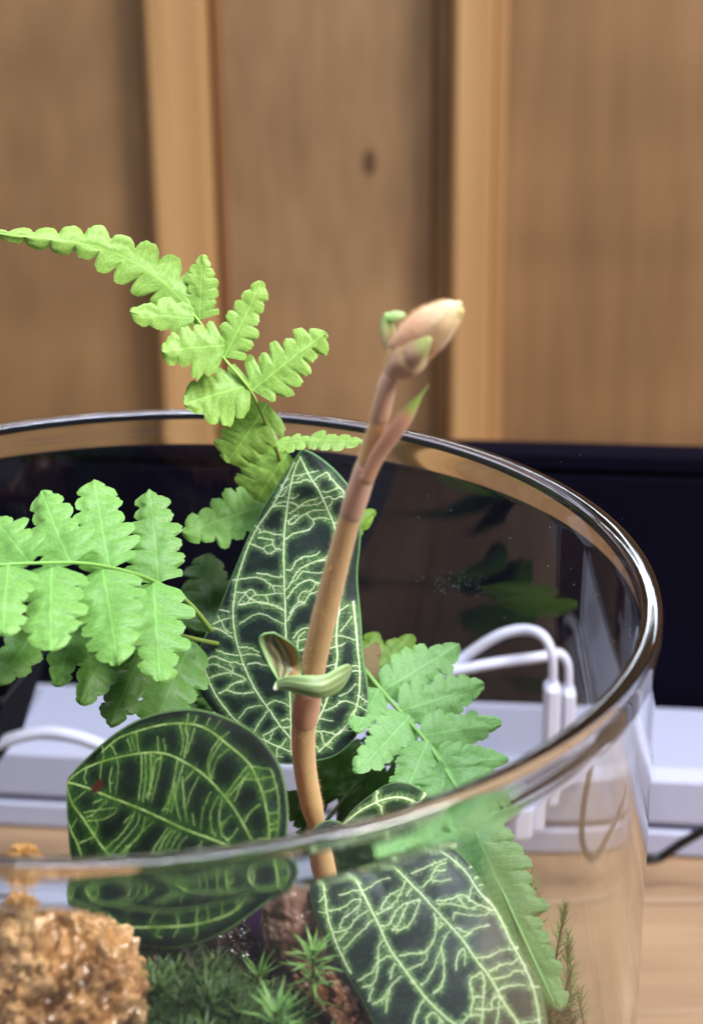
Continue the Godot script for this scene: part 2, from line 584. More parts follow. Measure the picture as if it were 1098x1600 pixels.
func build_jar():
	var g := StandardMaterial3D.new()
	g.albedo_color = Color(0.985, 0.992, 0.985, 0.0)
	g.roughness = 0.0
	g.refraction_enabled = true
	g.refraction_scale = 0.05
	g.transparency = BaseMaterial3D.TRANSPARENCY_ALPHA
	var ro := 0.0885
	var ri := 0.0858
	var prof := []
	# outer foot, outer wall, bead, inner wall, inner floor
	prof.append(Vector2(0.0005, 0.0015))
	for p in [Vector2(0.070, 0.0015), Vector2(0.074, 0.0002), Vector2(0.080, 0.0002), Vector2(0.0845, 0.0015), Vector2(0.0872, 0.0045), Vector2(0.0882, 0.009), Vector2(ro, 0.016)]:
		prof.append(p)
	for i in range(1, 11):
		prof.append(Vector2(ro, lerpf(0.016, RIM_Y - 0.0078, i / 10.0)))
	# the rim: the wall swells gently and closes in a rounded lip
	var cx := (ro + ri) / 2
	var lip := 0.0019
	var neck := func(q: float) -> float: return lerpf((ro - ri) / 2, 0.00185, smoothstep(0.0, 1.0, q))
	for i in range(1, 13):
		prof.append(Vector2(cx + neck.call(i / 12.0), lerpf(RIM_Y - 0.0078, RIM_Y - lip, i / 12.0)))
	for i in range(1, 32):
		var a := PI * i / 32.0
		prof.append(Vector2(cx + 0.00185 * signf(cos(a)) * pow(absf(cos(a)), 0.8), RIM_Y - lip + lip * pow(sin(a), 0.8)))
	for i in range(12, -1, -1):
		prof.append(Vector2(cx - neck.call(i / 12.0), lerpf(RIM_Y - 0.0078, RIM_Y - lip, i / 12.0)))
	for i in range(1, 11):
		prof.append(Vector2(ri, lerpf(RIM_Y - 0.0078, 0.02, i / 10.0)))
	for p in [Vector2(0.0850, 0.013), Vector2(0.0825, 0.0085), Vector2(0.077, 0.0065), Vector2(0.06, 0.006), Vector2(0.0005, 0.006)]:
		prof.append(p)
	var jar := obj("glass_jar", lathe(prof, 160), g)
	meta(jar, "large round clear glass jar with a thick rounded rim holding the plants", "jar")
	# dried water spots and dust inside the far wall
	var st := SurfaceTool.new()
	st.begin(Mesh.PRIMITIVE_TRIANGLES)
	var put := func(px: float, py: float, r: float):
		var p := at(px, py, CAM.z)
		# meet the inner wall at the back
		var d := (p - CAM).normalized()
		var o := Vector2(CAM.x, CAM.z)
		var dd := Vector2(d.x, d.z)
		var bq := o.dot(dd)
		var disc := bq * bq - dd.length_squared() * (o.length_squared() - (ri - 0.00008) * (ri - 0.00008))
		if disc < 0:
			return
		var k := (-bq + sqrt(disc)) / dd.length_squared()
		var c := CAM + d * k
		var n := Vector3(-c.x, 0, -c.z).normalized()
		var u := Vector3.UP.cross(n)
		var prev := Vector3.ZERO
		for s in 8:
			var a := TAU * s / 7
			var q := c + (u * cos(a) + Vector3.UP * sin(a)) * r * (0.7 + 0.3 * sin(a * 3 + px))
			if s > 0:
				add_tri(st, c + n * r * 0.25, prev, q, n)
			prev = q
	for i in 34:
		put.call(rng.randf_range(620, 990), rng.randf_range(700, 1080), rng.randf_range(0.00008, 0.0002))
	for i in 80:
		var a := rng.randf() * TAU
		var r := sqrt(rng.randf()) * 34
		put.call(705 + cos(a) * r * 0.9, 912 + sin(a) * r * 0.7, rng.randf_range(0.00006, 0.00014))
	for i in 26:
		put.call(742 + rng.randfn() * 6 + i * 0.4, 930 - i * 1.2 + rng.randfn() * 4, rng.randf_range(0.00005, 0.00012))
	for i in 24:
		put.call(655 + i * 5, 818 + i * 1.8 + rng.randfn(), 0.00004)
	var spots := obj("water_spots", st.commit(), std(Color(0.75, 0.78, 0.82), 0.6), jar)
	spots.set_meta("kind", "stuff")

func soil_y(x: float, z: float) -> float:
	var m := exp(-(pow((x + 0.002) / 0.06, 2) + pow((z - 0.045) / 0.044, 2)))
	var side := exp(-(pow((x - 0.066) / 0.02, 2) + pow((z - 0.012) / 0.035, 2)))
	return 0.03 + 0.076 * m + 0.026 * side

func build_soil():
	var n := noise(60.0, 5, FastNoiseLite.TYPE_SIMPLEX, 4)
	var rows := []
	var cols := []
	for i in 46:
		var r := 0.0853 * i / 41.0 if i < 42 else 0.0853
		var line := []
		var cl := []
		for k in 120:
			var a := TAU * k / 120
			var x := r * cos(a)
			var z := r * sin(a)
			var y := soil_y(x, z) + n.get_noise_2d(x, z) * 0.004
			if i >= 42:
				y = lerpf(y, 0.0215, (i - 41) / 4.0)
			line.append(Vector3(x, y, z))
			var v := 0.5 + 0.5 * n.get_noise_2d(x * 3 + 5, z * 3)
			cl.append(c8(24, 17, 11).lerp(c8(62, 44, 28), v * v))
		rows.append(line)
		cols.append(cl)
	var bottom := []
	for k in 120:
		bottom.append(Vector3(0, 0.0215, 0))
	rows.append(bottom)
	cols.append(cols[-1])
	var s := obj("soil", grid_mesh(rows, null, cols, true), M.tint)
	s.set_meta("kind", "stuff")
	meta(s, "dark damp soil heaped inside the glass jar", "soil")

func rock_mesh(r: Vector3, s: int, chunk: float, rough: float, ca: Color, cb: Color, cc: Color) -> ArrayMesh:
	var big := noise(0.9, s)
	var cell := noise(chunk, s + 1, FastNoiseLite.TYPE_CELLULAR, 1)
	cell.cellular_return_type = FastNoiseLite.RETURN_DISTANCE2_SUB
	cell.fractal_type = FastNoiseLite.FRACTAL_NONE
	var cellv := noise(chunk, s + 1, FastNoiseLite.TYPE_CELLULAR, 1)
	cellv.cellular_return_type = FastNoiseLite.RETURN_CELL_VALUE
	cellv.fractal_type = FastNoiseLite.FRACTAL_NONE
	var fine := noise(chunk * 3.2, s + 3, FastNoiseLite.TYPE_CELLULAR, 1)
	fine.cellular_return_type = FastNoiseLite.RETURN_CELL_VALUE
	fine.fractal_type = FastNoiseLite.FRACTAL_NONE
	var tone := noise(2.2, s + 4)
	var rows := []
	var cols := []
	for i in 131:
		var la := PI * i / 130.0 - PI / 2
		var line := []
		var cl := []
		for k in 200:
			var lo := TAU * k / 200
			var d := Vector3(cos(la) * cos(lo), sin(la), cos(la) * sin(lo))
			var e := d * r / ((r.x + r.z) / 2)                 # grains keep their size on a stone that is taller than wide
			var f := 1.0 + big.get_noise_3dv(e) * 0.18 + (cellv.get_noise_3dv(e) * 0.10 + cell.get_noise_3dv(e) * 0.12 + fine.get_noise_3dv(e) * 0.06) * rough
			line.append(d * r * f)
			var t := clampf(0.5 + tone.get_noise_3dv(e) * 0.9 + fine.get_noise_3dv(e) * 0.3, 0, 1)
			var c := ca.lerp(cb, t)
			c = c.lerp(cc, clampf(cellv.get_noise_3dv(e) * 0.9, 0, 0.5))
			cl.append(c)
		rows.append(line)
		cols.append(cl)
	return grid_mesh(rows, null, cols, true, 0.0, true)

func build_stones():
	var amber := std(Color.WHITE, 0.4)
	amber.vertex_color_use_as_albedo = true
	amber.clearcoat_enabled = true
	amber.clearcoat = 0.7
	amber.clearcoat_roughness = 0.12
	var p := at(34, 1560, 0.25)
	var t := obj("amber_stone", rock_mesh(Vector3(0.0195, 0.0285, 0.018), 6, 5.0, 0.5, c8(96, 62, 32), c8(182, 134, 82), c8(206, 170, 122)), amber, self, p + Vector3(0, -0.0085, 0))
	t.rotation = Vector3(0.1, 0.4, -0.2)
	meta(t, "rough amber crystal stone glittering behind the lower left glass", "stone", "stones in the jar")
	p = at(36, 1352, 0.252)
	t = obj("stone_shard", rock_mesh(Vector3(0.0032, 0.0036, 0.003), 9, 2.2, 1.6, c8(120, 78, 34), c8(186, 136, 72), c8(206, 160, 96)), amber, self, p)
	t.rotation = Vector3(0.2, 0.3, -0.25)
	meta(t, "small ochre stone shard peeking over the front rim at far left", "stone", "stones in the jar")
	p = at(262, 1528, 0.262)
	t = obj("brown_stone", rock_mesh(Vector3(0.008, 0.013, 0.008), 15, 2.0, 0.25, c8(40, 22, 16), c8(84, 52, 40), c8(70, 44, 38)), amber, self, p + Vector3(0, -0.006, 0))
	meta(t, "smooth wet dark brown stone beside the amber stone under the round leaf", "stone", "stones in the jar")
	p = at(352, 1512, 0.287)
	t = obj("dark_stone", rock_mesh(Vector3(0.009, 0.017, 0.008), 41, 2.2, 0.4, c8(26, 18, 14), c8(58, 40, 30), c8(66, 48, 38)), amber, self, p + Vector3(0, -0.006, 0))
	meta(t, "almost black stone in the shade between the rounded leaf and the moss", "stone", "stones in the jar")
	p = at(540, 1580, 0.272)
	t = obj("brown_stone", rock_mesh(Vector3(0.0062, 0.02, 0.008), 23, 2.4, 0.8, c8(70, 38, 22), c8(150, 96, 62), c8(160, 110, 80)), amber, self, p + Vector3(0, -0.006, 0))
	t.rotation = Vector3(0, 0.5, 0.42)
	meta(t, "slanted rust brown stone along the left edge of the front veined leaf", "stone", "stones in the jar")
	p = at(458, 1440, 0.285)
	t = obj("pink_stone", rock_mesh(Vector3(0.0058, 0.013, 0.006), 31, 1.2, 0.08, c8(136, 102, 86), c8(158, 122, 104), c8(156, 120, 102)), amber, self, p + Vector3(0, -0.002, 0))
	meta(t, "pale pinkish tan stone just behind the green moss star", "stone", "stones in the jar")

# ---------------------------------------------------------------- jewel orchid
func stamp_path(mask: PackedByteArray, W: int, H: int, pts: Array, r0: float, r1: float, val: float, s: int):
	var rn := RandomNumberGenerator.new()
	rn.seed = s
	for i in pts.size() - 1:
		var a: Vector2 = pts[i]
		var b: Vector2 = pts[i + 1]
		var steps := maxi(1, int(a.distance_to(b) / 1.2))
		for k in steps:
			var f := (i + k / float(steps)) / (pts.size() - 1)
			var c := a.lerp(b, k / float(steps))
			var r := lerpf(r0, r1, f) * (0.82 + 0.36 * rn.randf())
			var ir := int(ceil(r + 1))
			for dy in range(-ir, ir + 1):
				var y := int(c.y) + dy
				if y < 0 or y >= H:
					continue
				for dx in range(-ir, ir + 1):
					var x := int(c.x) + dx
					if x < 0 or x >= W:
						continue
					var d := Vector2(x + 0.5, y + 0.5).distance_to(c)
					var v := int(255 * val * clampf(r + 0.6 - d, 0, 1))
					if v > mask[y * W + x]:
						mask[y * W + x] = v

func blur(src: PackedByteArray, W: int, H: int, r: int) -> PackedFloat32Array:
	var f := PackedFloat32Array()
	f.resize(W * H)
	var g := PackedFloat32Array()
	g.resize(W * H)
	var k := 1.0 / (2 * r + 1)
	for y in H:
		var sum := 0.0
		for x in range(-r, W):
			if x + r < W:
				sum += src[y * W + x + r]
			if x - r - 1 >= 0:
				sum -= src[y * W + x - r - 1]
			if x >= 0:
				f[y * W + x] = sum * k
	for x in W:
		var sum := 0.0
		for y in range(-r, H):
			if y + r < H:
				sum += f[(y + r) * W + x]
			if y - r - 1 >= 0:
				sum -= f[(y - r - 1) * W + x]
			if y >= 0:
				g[y * W + x] = sum * k
	return g

# A veined leaf. mid, left, right: pixels of the photo, laid onto the leaf's own plane pl, from one end to the other.
# longs: where the long veins run across (s from -1 to 1). bands: per strip, [t, strands, slope, spread]
func jewel_leaf(parent: Node3D, mid: Array, left: Array, right: Array, pl: Plane, longs: Array, bands: Array, look: Dictionary, bulge: float, curl: Callable, traces := []) -> MeshInstance3D:
	var NT := 72
	var NS := 44
	var to3 := func(list): return curve(list.map(func(q): return on_plane(q.x, q.y, pl)), NT)
	var cm: Array = to3.call(mid)
	var cl: Array = to3.call(left)
	var cr: Array = to3.call(right)
	var nrm := pl.normal
	if nrm.dot(CAM - cm[0]) < 0:
		nrm = -nrm
	var ey: Vector3 = (cm[-1] - cm[0]).normalized()
	var ex := ey.cross(nrm).normalized()
	var o: Vector3 = cm[0]
	var flat := func(p: Vector3) -> Vector2: return Vector2((p - o).dot(ex), (p - o).dot(ey))
	var lo := Vector2(1, 1)
	var hi := Vector2(-1, -1)
	for c in [cm, cl, cr]:
		for p in c:
			lo = lo.min(flat.call(p))
			hi = hi.max(flat.call(p))
	lo -= Vector2(0.001, 0.001)
	hi += Vector2(0.001, 0.001)
	var W := 640
	var H := 1024
	var ext := hi - lo
	if ext.x > ext.y:
		W = 1024
		H = 640
	var kx := W / ext.x
	var ky := H / ext.y
	var mm := 0.001 * sqrt(kx * ky)                      # texture pixels per millimetre
	var where := func(s: float, t: float) -> Vector3:
		var f := clampf(t, 0, 1) * NT
		var i := mini(int(f), NT - 1)
		var m: Vector3 = cm[i].lerp(cm[i + 1], f - i)
		var e: Vector3 = (cl[i].lerp(cl[i + 1], f - i) if s < 0 else cr[i].lerp(cr[i + 1], f - i))
		return m.lerp(e, absf(s))
	var tx := func(s: float, t: float) -> Vector2:
		var q: Vector2 = flat.call(where.call(s, t))
		return Vector2((q.x - lo.x) * kx, (q.y - lo.y) * ky)
	var rn := RandomNumberGenerator.new()
	rn.seed = look.seed
	var mask := PackedByteArray()
	mask.resize(W * H)
	var wv: float = look.vein * mm
	for tr in traces:
		for ln in tr.lines:
			var raw := []
			for i in range(1, ln.size(), 2):
				var p: Vector3 = on_plane(tr.at.x + ln[i] * tr.step, tr.at.y + ln[i + 1] * tr.step, pl)
				var q: Vector2 = flat.call(p)
				raw.append(Vector2((q.x - lo.x) * kx, (q.y - lo.y) * ky))
			var long_px := 0.0
			for i in raw.size() - 1:
				long_px += raw[i].distance_to(raw[i + 1])
			var fine := curve(raw, maxi(4, int(long_px / (0.3 * mm))))
			for i in range(1, fine.size() - 1):
				fine[i] += Vector2(rn.randf_range(-1, 1), rn.randf_range(-1, 1)) * look.wobble * mm * (1.0 if ln[0] < 1.0 else 0.35)
				if ln[0] < 1.0 and rn.randf() < 0.035:        # a short twig off the strand
					var tw := Vector2.from_angle(rn.randf() * TAU) * rn.randf_range(0.35, 0.8) * mm
					stamp_path(mask, W, H, [fine[i], fine[i] + tw * 0.5 + Vector2(rn.randf(), rn.randf()) * 0.1 * mm, fine[i] + tw], wv * 0.6, wv * 0.3, 0.85, rn.randi())
			var w0: float = wv * (0.62 if ln[0] < 1.0 else 0.86) * rn.randf_range(0.85, 1.12)
			stamp_path(mask, W, H, fine, w0, w0 * (0.75 if ln[0] < 1.0 else 0.95), rn.randf_range(0.85, 1.0) if ln[0] < 1.0 else 1.0, rn.randi())
	for s in longs if traces.is_empty() else []:
		var path := []
		var wob := rn.randf() * 9.0
		for i in 61:
			var t := lerpf(0.012, 0.985, i / 60.0)
			path.append(tx.call(clampf(s + 0.012 * sin(t * 23 + wob) * (1.0 if s != 0.0 else 0.4), -1, 1), t))
		var main: float = 1.25 if s == 0.0 else (1.05 if absf(s) < 0.7 else 0.8)
		stamp_path(mask, W, H, path, wv * main * look.get("taper", 1.0), wv * main, 1.0, rn.randi())
	# cross veins: bundles that leave one long vein, fork, meet again and reach the next
	var edge_s: Array = [-0.985] + longs + [0.985]
	var wig := noise(1.0, look.seed + 9, FastNoiseLite.TYPE_SIMPLEX_SMOOTH, 2)
	for k in edge_s.size() - 1:
		var a: float = edge_s[k]
		var b: float = edge_s[k + 1]
		for bd in bands[k] if traces.is_empty() else []:
			var t0: float = bd[0] + rn.randf_range(-0.008, 0.008)
			var cnt: int = maxi(1, bd[1] - (1 if rn.randf() < look.sparse else 0))
			var slope: float = bd[2]
			var spread: float = maxf(bd[3], 0.012)
			var key := rn.randf() * 90.0
			var main_at := func(x: float) -> float:
				return t0 + slope * x + 0.014 * look.arch * sin(PI * x) + 0.011 * look.jag * wig.get_noise_2d(x * 2.6, key) + 0.007 * look.jag * wig.get_noise_2d(x * 8.5, key + 20)
			for j in cnt:
				var x0 := 0.0
				var x1 := 1.0
				var amp := 0.0
				var rejoin := false
				var from_start := false
				if j > 0:
					amp = spread * (1.0 if j % 2 else -1.0) * (0.32 + 0.26 * ((j + 1) / 2)) * rn.randf_range(0.7, 1.2)
					x0 = rn.randf_range(0.0, 0.42)
					rejoin = rn.randf() < 0.42
					from_start = rn.randf() < 0.3
					if from_start:
						x0 = 0.0
					x1 = rn.randf_range(0.65, 1.0) if rejoin else (1.0 if rn.randf() < 0.6 else rn.randf_range(0.6, 0.9))
				var flip := rn.randf() < 0.5
				var own := rn.randf() * 70.0
				var path := []
				var steps := 16
				for i in steps + 1:
					var q := i / float(steps)
					var x := lerpf(x0, x1, q)
					var sh := 0.0
					if j > 0:
						sh = pow(sin(PI * q), 0.7) if rejoin else (lerpf(1.0, 0.8, q) if from_start else pow(q, 0.6))
					var xx := 1.0 - x if flip and j > 0 else x
					var tt: float = main_at.call(xx) + amp * sh + (0.006 * look.jag * wig.get_noise_2d(x * 9.0, own) * minf(1.0, q * 4.0) if j > 0 else 0.0)
					path.append(tx.call(lerpf(a, b, xx), tt))
				var w0 := wv * rn.randf_range(0.72, 0.92)
				stamp_path(mask, W, H, path, w0, w0 * (0.85 if x1 > 0.99 or rejoin else 0.35), rn.randf_range(0.86, 1.0), rn.randi())
			for c in cnt - 1:                               # short links that close the net
				var x := rn.randf_range(0.15, 0.85)
				var y0: float = main_at.call(x)
				var d := spread * rn.randf_range(0.4, 0.8) * (1.0 if rn.randf() < 0.5 else -1.0)
				stamp_path(mask, W, H, [tx.call(lerpf(a, b, x), y0), tx.call(lerpf(a, b, x + rn.randf_range(-0.04, 0.1)), y0 + d * 0.5), tx.call(lerpf(a, b, x + rn.randf_range(-0.06, 0.12)), y0 + d)], wv * 0.6, wv * 0.4, 0.9, rn.randi())
	var soft := PackedByteArray()
	soft.resize(W * H)
	var once := blur(mask, W, H, int(look.halo * mm * 0.6))
	for i in W * H:
		soft[i] = int(once[i])
	var halo := blur(soft, W, H, int(look.halo * mm * 0.7))
	var edge := PackedByteArray()
	edge.resize(W * H)
	for side in [-1.0, 1.0]:
		var path := []
		for i in 121:
			path.append(tx.call(side, i / 120.0))
		stamp_path(edge, W, H, path, look.edge_w * mm, look.edge_w * mm, 1.0, 5)
	var n_tone := noise(0.012, look.seed + 3)
	var n_cell := noise(0.16, look.seed + 4, FastNoiseLite.TYPE_CELLULAR, 1)
	var n_net := noise(0.75 / mm, look.seed + 6, FastNoiseLite.TYPE_CELLULAR, 1)
	n_net.fractal_type = FastNoiseLite.FRACTAL_NONE
	n_net.cellular_return_type = FastNoiseLite.RETURN_DISTANCE2_SUB
	var im := Image.create(W, H, false, Image.FORMAT_RGB8)
	var hm := Image.create(W, H, false, Image.FORMAT_L8)
	for y in H:
		for x in W:
			var id := y * W + x
			var h := clampf(halo[id] / 255.0 * look.halo_gain, 0, 1)
			var tn := n_tone.get_noise_2d(x, y)
			var cell := n_cell.get_noise_2d(x, y)
			var c: Color = look.dark.lerp(look.green, clampf(h + tn * 0.22, 0, 1))
			c = c * (1.0 + cell * 0.10)
			var net := smoothstep(-0.86, -0.99, n_net.get_noise_2d(x + tn * 30.0, y + cell * 3.0)) * (0.12 + 0.75 * h)
			c = c.lerp(look.vein_c2, net * look.net)
			c = c.lerp(look.edge_c, edge[id] / 255.0 * 0.85)
			var v := mask[id] / 255.0
			c = c.lerp(look.vein_c.lerp(look.vein_c2, clampf(0.5 + tn * 1.3, 0, 1)), v * (0.86 + 0.14 * cell))
			if look.has("spot"):
				var sp: Vector2 = tx.call(look.spot.x, look.spot.y)
				var dd := Vector2(x, y).distance_to(sp) / mm
				c = c.lerp(Color8(58, 26, 16), 1.0 - smoothstep(0.35, 1.1, dd + tn * 1.2 + cell * 0.3))
			im.set_pixel(x, y, c)
			hm.set_pixel(x, y, Color.WHITE * clampf(0.3 + v * 0.45 + cell * 0.12 + h * 0.15, 0, 1))
	var nm := hm.duplicate()
	nm.convert(Image.FORMAT_RGBA8)
	nm.bump_map_to_normal_map(1.6)
	var m := std(Color.WHITE, look.rough)
	m.albedo_texture = tex(im)
	m.normal_enabled = true
	m.normal_texture = tex(nm)
	m.normal_scale = 0.8
	m.metallic_specular = 0.32
	m.backlight_enabled = true
	m.backlight = Color(0.12, 0.14, 0.1)
	# the blade itself: quilted between its long veins
	var rows := []
	var uvs := []
	for i in NT + 1:
		var t := i / float(NT)
		var wide: float = (cl[i] - cr[i]).length()
		var line := []
		var ul := []
		for j in NS + 1:
			var s := j / float(NS) * 2.0 - 1.0
			var p: Vector3 = where.call(s, t)
			var q: Vector2 = flat.call(p)
			var z := 0.0
			for k in edge_s.size() - 1:
				if s >= edge_s[k] and s <= edge_s[k + 1]:
					z = sin(PI * (s - edge_s[k]) / (edge_s[k + 1] - edge_s[k])) * bulge * wide
			z *= smoothstep(0.0, 0.12, t) * smoothstep(1.0, 0.88, t)
			z += n_tone.get_noise_2d(q.x * 5000, q.y * 5000) * 0.0003
			line.append(p + nrm * (z + curl.call(s, t) * 1.0))
			ul.append(Vector2((q.x - lo.x) / ext.x, (q.y - lo.y) / ext.y))
		rows.append(line)
		uvs.append(ul)
	return obj("leaf", grid_mesh(rows, uvs, null, false, 0.0003), m, parent)

func fuzz(pts: Array, radii: Array, count: int, length: float, s: int) -> ArrayMesh:
	var rn := RandomNumberGenerator.new()
	rn.seed = s
	var st := SurfaceTool.new()
	st.begin(Mesh.PRIMITIVE_TRIANGLES)
	for i in count:
		var f := rn.randf() * (pts.size() - 1.001)
		var k := int(f)
		var p: Vector3 = pts[k].lerp(pts[k + 1], f - k)
		var t: Vector3 = (pts[k + 1] - pts[k]).normalized()
		var v := Vector3(rn.randfn(), rn.randfn(), rn.randfn())
		v = (v - t * v.dot(t)).normalized()
		var r: float = lerpf(radii[k], radii[k + 1], f - k)
		var side := v.cross(t).normalized() * 0.000022
		var a := p + v * r * 0.97
		var tip := p + v * (r + length * rn.randf_range(0.5, 1.1)) + t * length * rn.randf_range(-0.1, 0.35)
		add_tri(st, a - side, a + side, tip, v.cross(side))
	return st.commit()

func build_orchid():
	var o := thing("jewel_orchid", "dark green jewel orchid with pale lightning veins and a fuzzy brown flower stalk", "orchid", Vector3.ZERO)
	# courses of the veins on the three large leaves, in pixels of enlarged views of the photo; they are laid onto each leaf's plane
	var trace_a1 := {at = Vector2(340, 690), step = 0.2186, lines = [
		[1.15, 545, 120, 515, 200, 490, 330, 475, 480, 460, 660, 462, 850, 470, 1000, 475, 1130, 480, 1235], [1.15, 550, 100, 620, 230, 700, 350, 760, 480, 810, 600, 830, 720, 838, 830, 846, 1000, 850, 1240], [1.15, 510, 140, 440, 300, 370, 450, 270, 590, 200, 725, 140, 900, 110, 1030, 95, 1235], [0.85, 660, 270, 740, 215, 780, 260, 835, 320, 880, 380, 910, 415], [0.85, 835, 320, 790, 345, 715, 355], [0.85, 720, 400, 770, 390, 800, 405, 860, 385, 910, 410],
		[0.85, 765, 460, 800, 420], [0.85, 500, 240, 560, 230, 620, 215, 690, 200], [0.85, 495, 290, 550, 285, 600, 265, 640, 285], [0.85, 540, 265, 580, 235], [0.85, 500, 400, 530, 395, 560, 375], [0.85, 490, 430, 530, 440, 555, 460, 600, 430, 650, 410, 690, 400],
		[0.85, 490, 510, 530, 490, 570, 460, 650, 450, 700, 440, 725, 415], [0.85, 490, 590, 530, 580, 555, 550, 600, 520, 650, 490, 700, 485, 765, 480], [0.85, 490, 580, 500, 555, 540, 525, 565, 540], [0.85, 620, 520, 660, 550, 720, 540, 785, 550], [0.85, 470, 700, 510, 665, 580, 640, 630, 630, 665, 590, 660, 550], [0.85, 350, 475, 400, 440, 470, 425],
		[0.85, 370, 460, 420, 455, 470, 460], [0.85, 270, 655, 310, 640, 360, 650, 400, 665, 450, 660], [0.85, 265, 685, 310, 690, 370, 700, 385, 735, 400, 765, 450, 770], [0.85, 210, 730, 260, 745, 310, 770, 345, 800, 385, 790, 400, 765], [0.85, 310, 770, 330, 745, 380, 735], [0.85, 240, 600, 280, 625, 270, 655],
		[0.85, 480, 915, 520, 915, 550, 860, 600, 825, 680, 810, 715, 785], [0.85, 480, 1060, 520, 1010, 560, 930, 620, 885, 700, 850, 740, 840, 795, 800], [0.85, 520, 1010, 560, 980, 600, 930, 700, 940, 790, 920], [0.85, 710, 855, 800, 830], [0.85, 490, 1120, 560, 1030, 650, 990, 700, 1010, 760, 1005], [0.85, 510, 1230, 560, 1160, 620, 1140, 650, 1090, 730, 1070, 840, 1060],
		[0.85, 570, 1150, 575, 1100, 610, 1070, 650, 1075, 690, 1010], [0.85, 265, 940, 330, 945, 400, 965, 465, 965], [0.85, 80, 990, 140, 985, 240, 970, 320, 990, 390, 1030, 465, 1030], [0.85, 110, 1075, 180, 1080, 230, 1055, 265, 1090, 330, 1100, 400, 1085, 465, 1085], [0.85, 390, 1030, 400, 1080], [0.85, 180, 1080, 220, 1120, 265, 1090],
		[0.85, 135, 1155, 165, 1110, 180, 1090], [0.85, 130, 1165, 190, 1160, 230, 1125, 280, 1150, 350, 1160, 340, 1100], [0.85, 350, 1160, 420, 1175, 470, 1210], [0.85, 810, 580, 850, 580, 880, 560], [0.85, 820, 640, 860, 600], [0.85, 790, 920, 900, 910],
		[0.85, 380, 400, 430, 340, 490, 300], [0.85, 400, 390, 440, 380, 470, 330], [0.85, 420, 320, 480, 250], [0.85, 840, 830, 900, 800], [0.85, 835, 720, 890, 700],
	]}
	var trace_a2 := {at = Vector2(290, 940), step = 0.2732, lines = [
		[1.15, 565, 0, 570, 170, 585, 330, 595, 500, 602, 700, 605, 880], [1.15, 258, 0, 265, 130, 290, 250, 330, 370, 400, 510, 470, 610, 540, 710, 610, 790], [1.15, 80, 330, 100, 400, 160, 530, 250, 650, 360, 750, 460, 800, 540, 835, 600, 860], [1.15, 862, 0, 850, 200, 858, 330, 830, 470, 790, 600, 745, 700, 735, 760], [1.15, 930, 0, 960, 230, 980, 400, 975, 560, 930, 690, 850, 770, 760, 860], [0.85, 45, 400, 85, 390],
		[0.85, 70, 465, 110, 440], [0.85, 260, 700, 340, 790, 440, 870, 560, 890], [0.85, 300, 130, 360, 90, 430, 70, 500, 100, 560, 130], [0.85, 300, 20, 380, 5, 460, 10, 550, 50], [0.85, 300, 260, 360, 265, 420, 290], [0.85, 310, 310, 370, 300, 430, 315],
		[0.85, 350, 360, 400, 350, 460, 365, 540, 360], [0.85, 160, 275, 230, 300, 300, 310], [0.85, 100, 345, 150, 315, 220, 340, 300, 355, 330, 370], [0.85, 100, 370, 160, 360, 220, 385, 265, 400, 240, 345], [0.85, 115, 440, 180, 420, 260, 410, 340, 445], [0.85, 180, 525, 230, 505, 260, 475, 340, 450],
		[0.85, 230, 510, 300, 525, 390, 520], [0.85, 300, 670, 340, 620, 380, 600, 440, 595], [0.85, 385, 750, 420, 690, 470, 625], [0.85, 460, 600, 500, 570, 560, 580, 605, 610], [0.85, 550, 680, 580, 670, 605, 690], [0.85, 560, 720, 605, 715],
		[0.85, 440, 770, 490, 740, 540, 710], [0.85, 440, 770, 465, 800, 490, 770, 500, 735], [0.85, 420, 865, 460, 810], [0.85, 520, 890, 525, 830, 550, 825, 580, 780], [0.85, 280, 770, 350, 745], [0.85, 310, 800, 370, 765],
		[0.85, 130, 130, 190, 110, 240, 95], [0.85, 190, 110, 215, 165, 260, 180], [0.85, 140, 150, 200, 170, 260, 210], [0.85, 170, 45, 240, 60], [0.85, 165, 80, 180, 110], [0.85, 580, 110, 620, 40, 680, 5],
		[0.85, 610, 210, 660, 160, 720, 155, 780, 170], [0.85, 640, 280, 640, 210, 680, 170], [0.85, 640, 220, 715, 215, 780, 225], [0.85, 650, 280, 700, 275, 780, 280], [0.85, 830, 200, 870, 195, 950, 220], [0.85, 820, 265, 870, 255, 900, 235],
		[0.85, 800, 370, 860, 355], [0.85, 870, 170, 900, 130, 930, 80], [0.85, 860, 60, 910, 20], [0.85, 940, 370, 985, 370], [0.85, 940, 400, 990, 400], [0.85, 795, 625, 850, 600, 900, 570, 960, 590],
		[0.85, 870, 540, 920, 520, 960, 470], [0.85, 870, 570, 900, 575], [0.85, 750, 670, 790, 675, 840, 685], [0.85, 920, 700, 940, 640, 970, 620], [0.85, 960, 590, 1025, 630], [0.85, 970, 540, 1030, 580],
		[0.85, 740, 740, 800, 745, 860, 765, 900, 740, 960, 745], [0.85, 770, 750, 800, 820, 850, 770], [0.85, 740, 820, 765, 860], [0.85, 800, 820, 835, 850], [0.85, 900, 740, 930, 720, 960, 745], [0.85, 620, 560, 700, 540, 790, 600],
		[0.85, 620, 640, 680, 690, 740, 710],
	]}
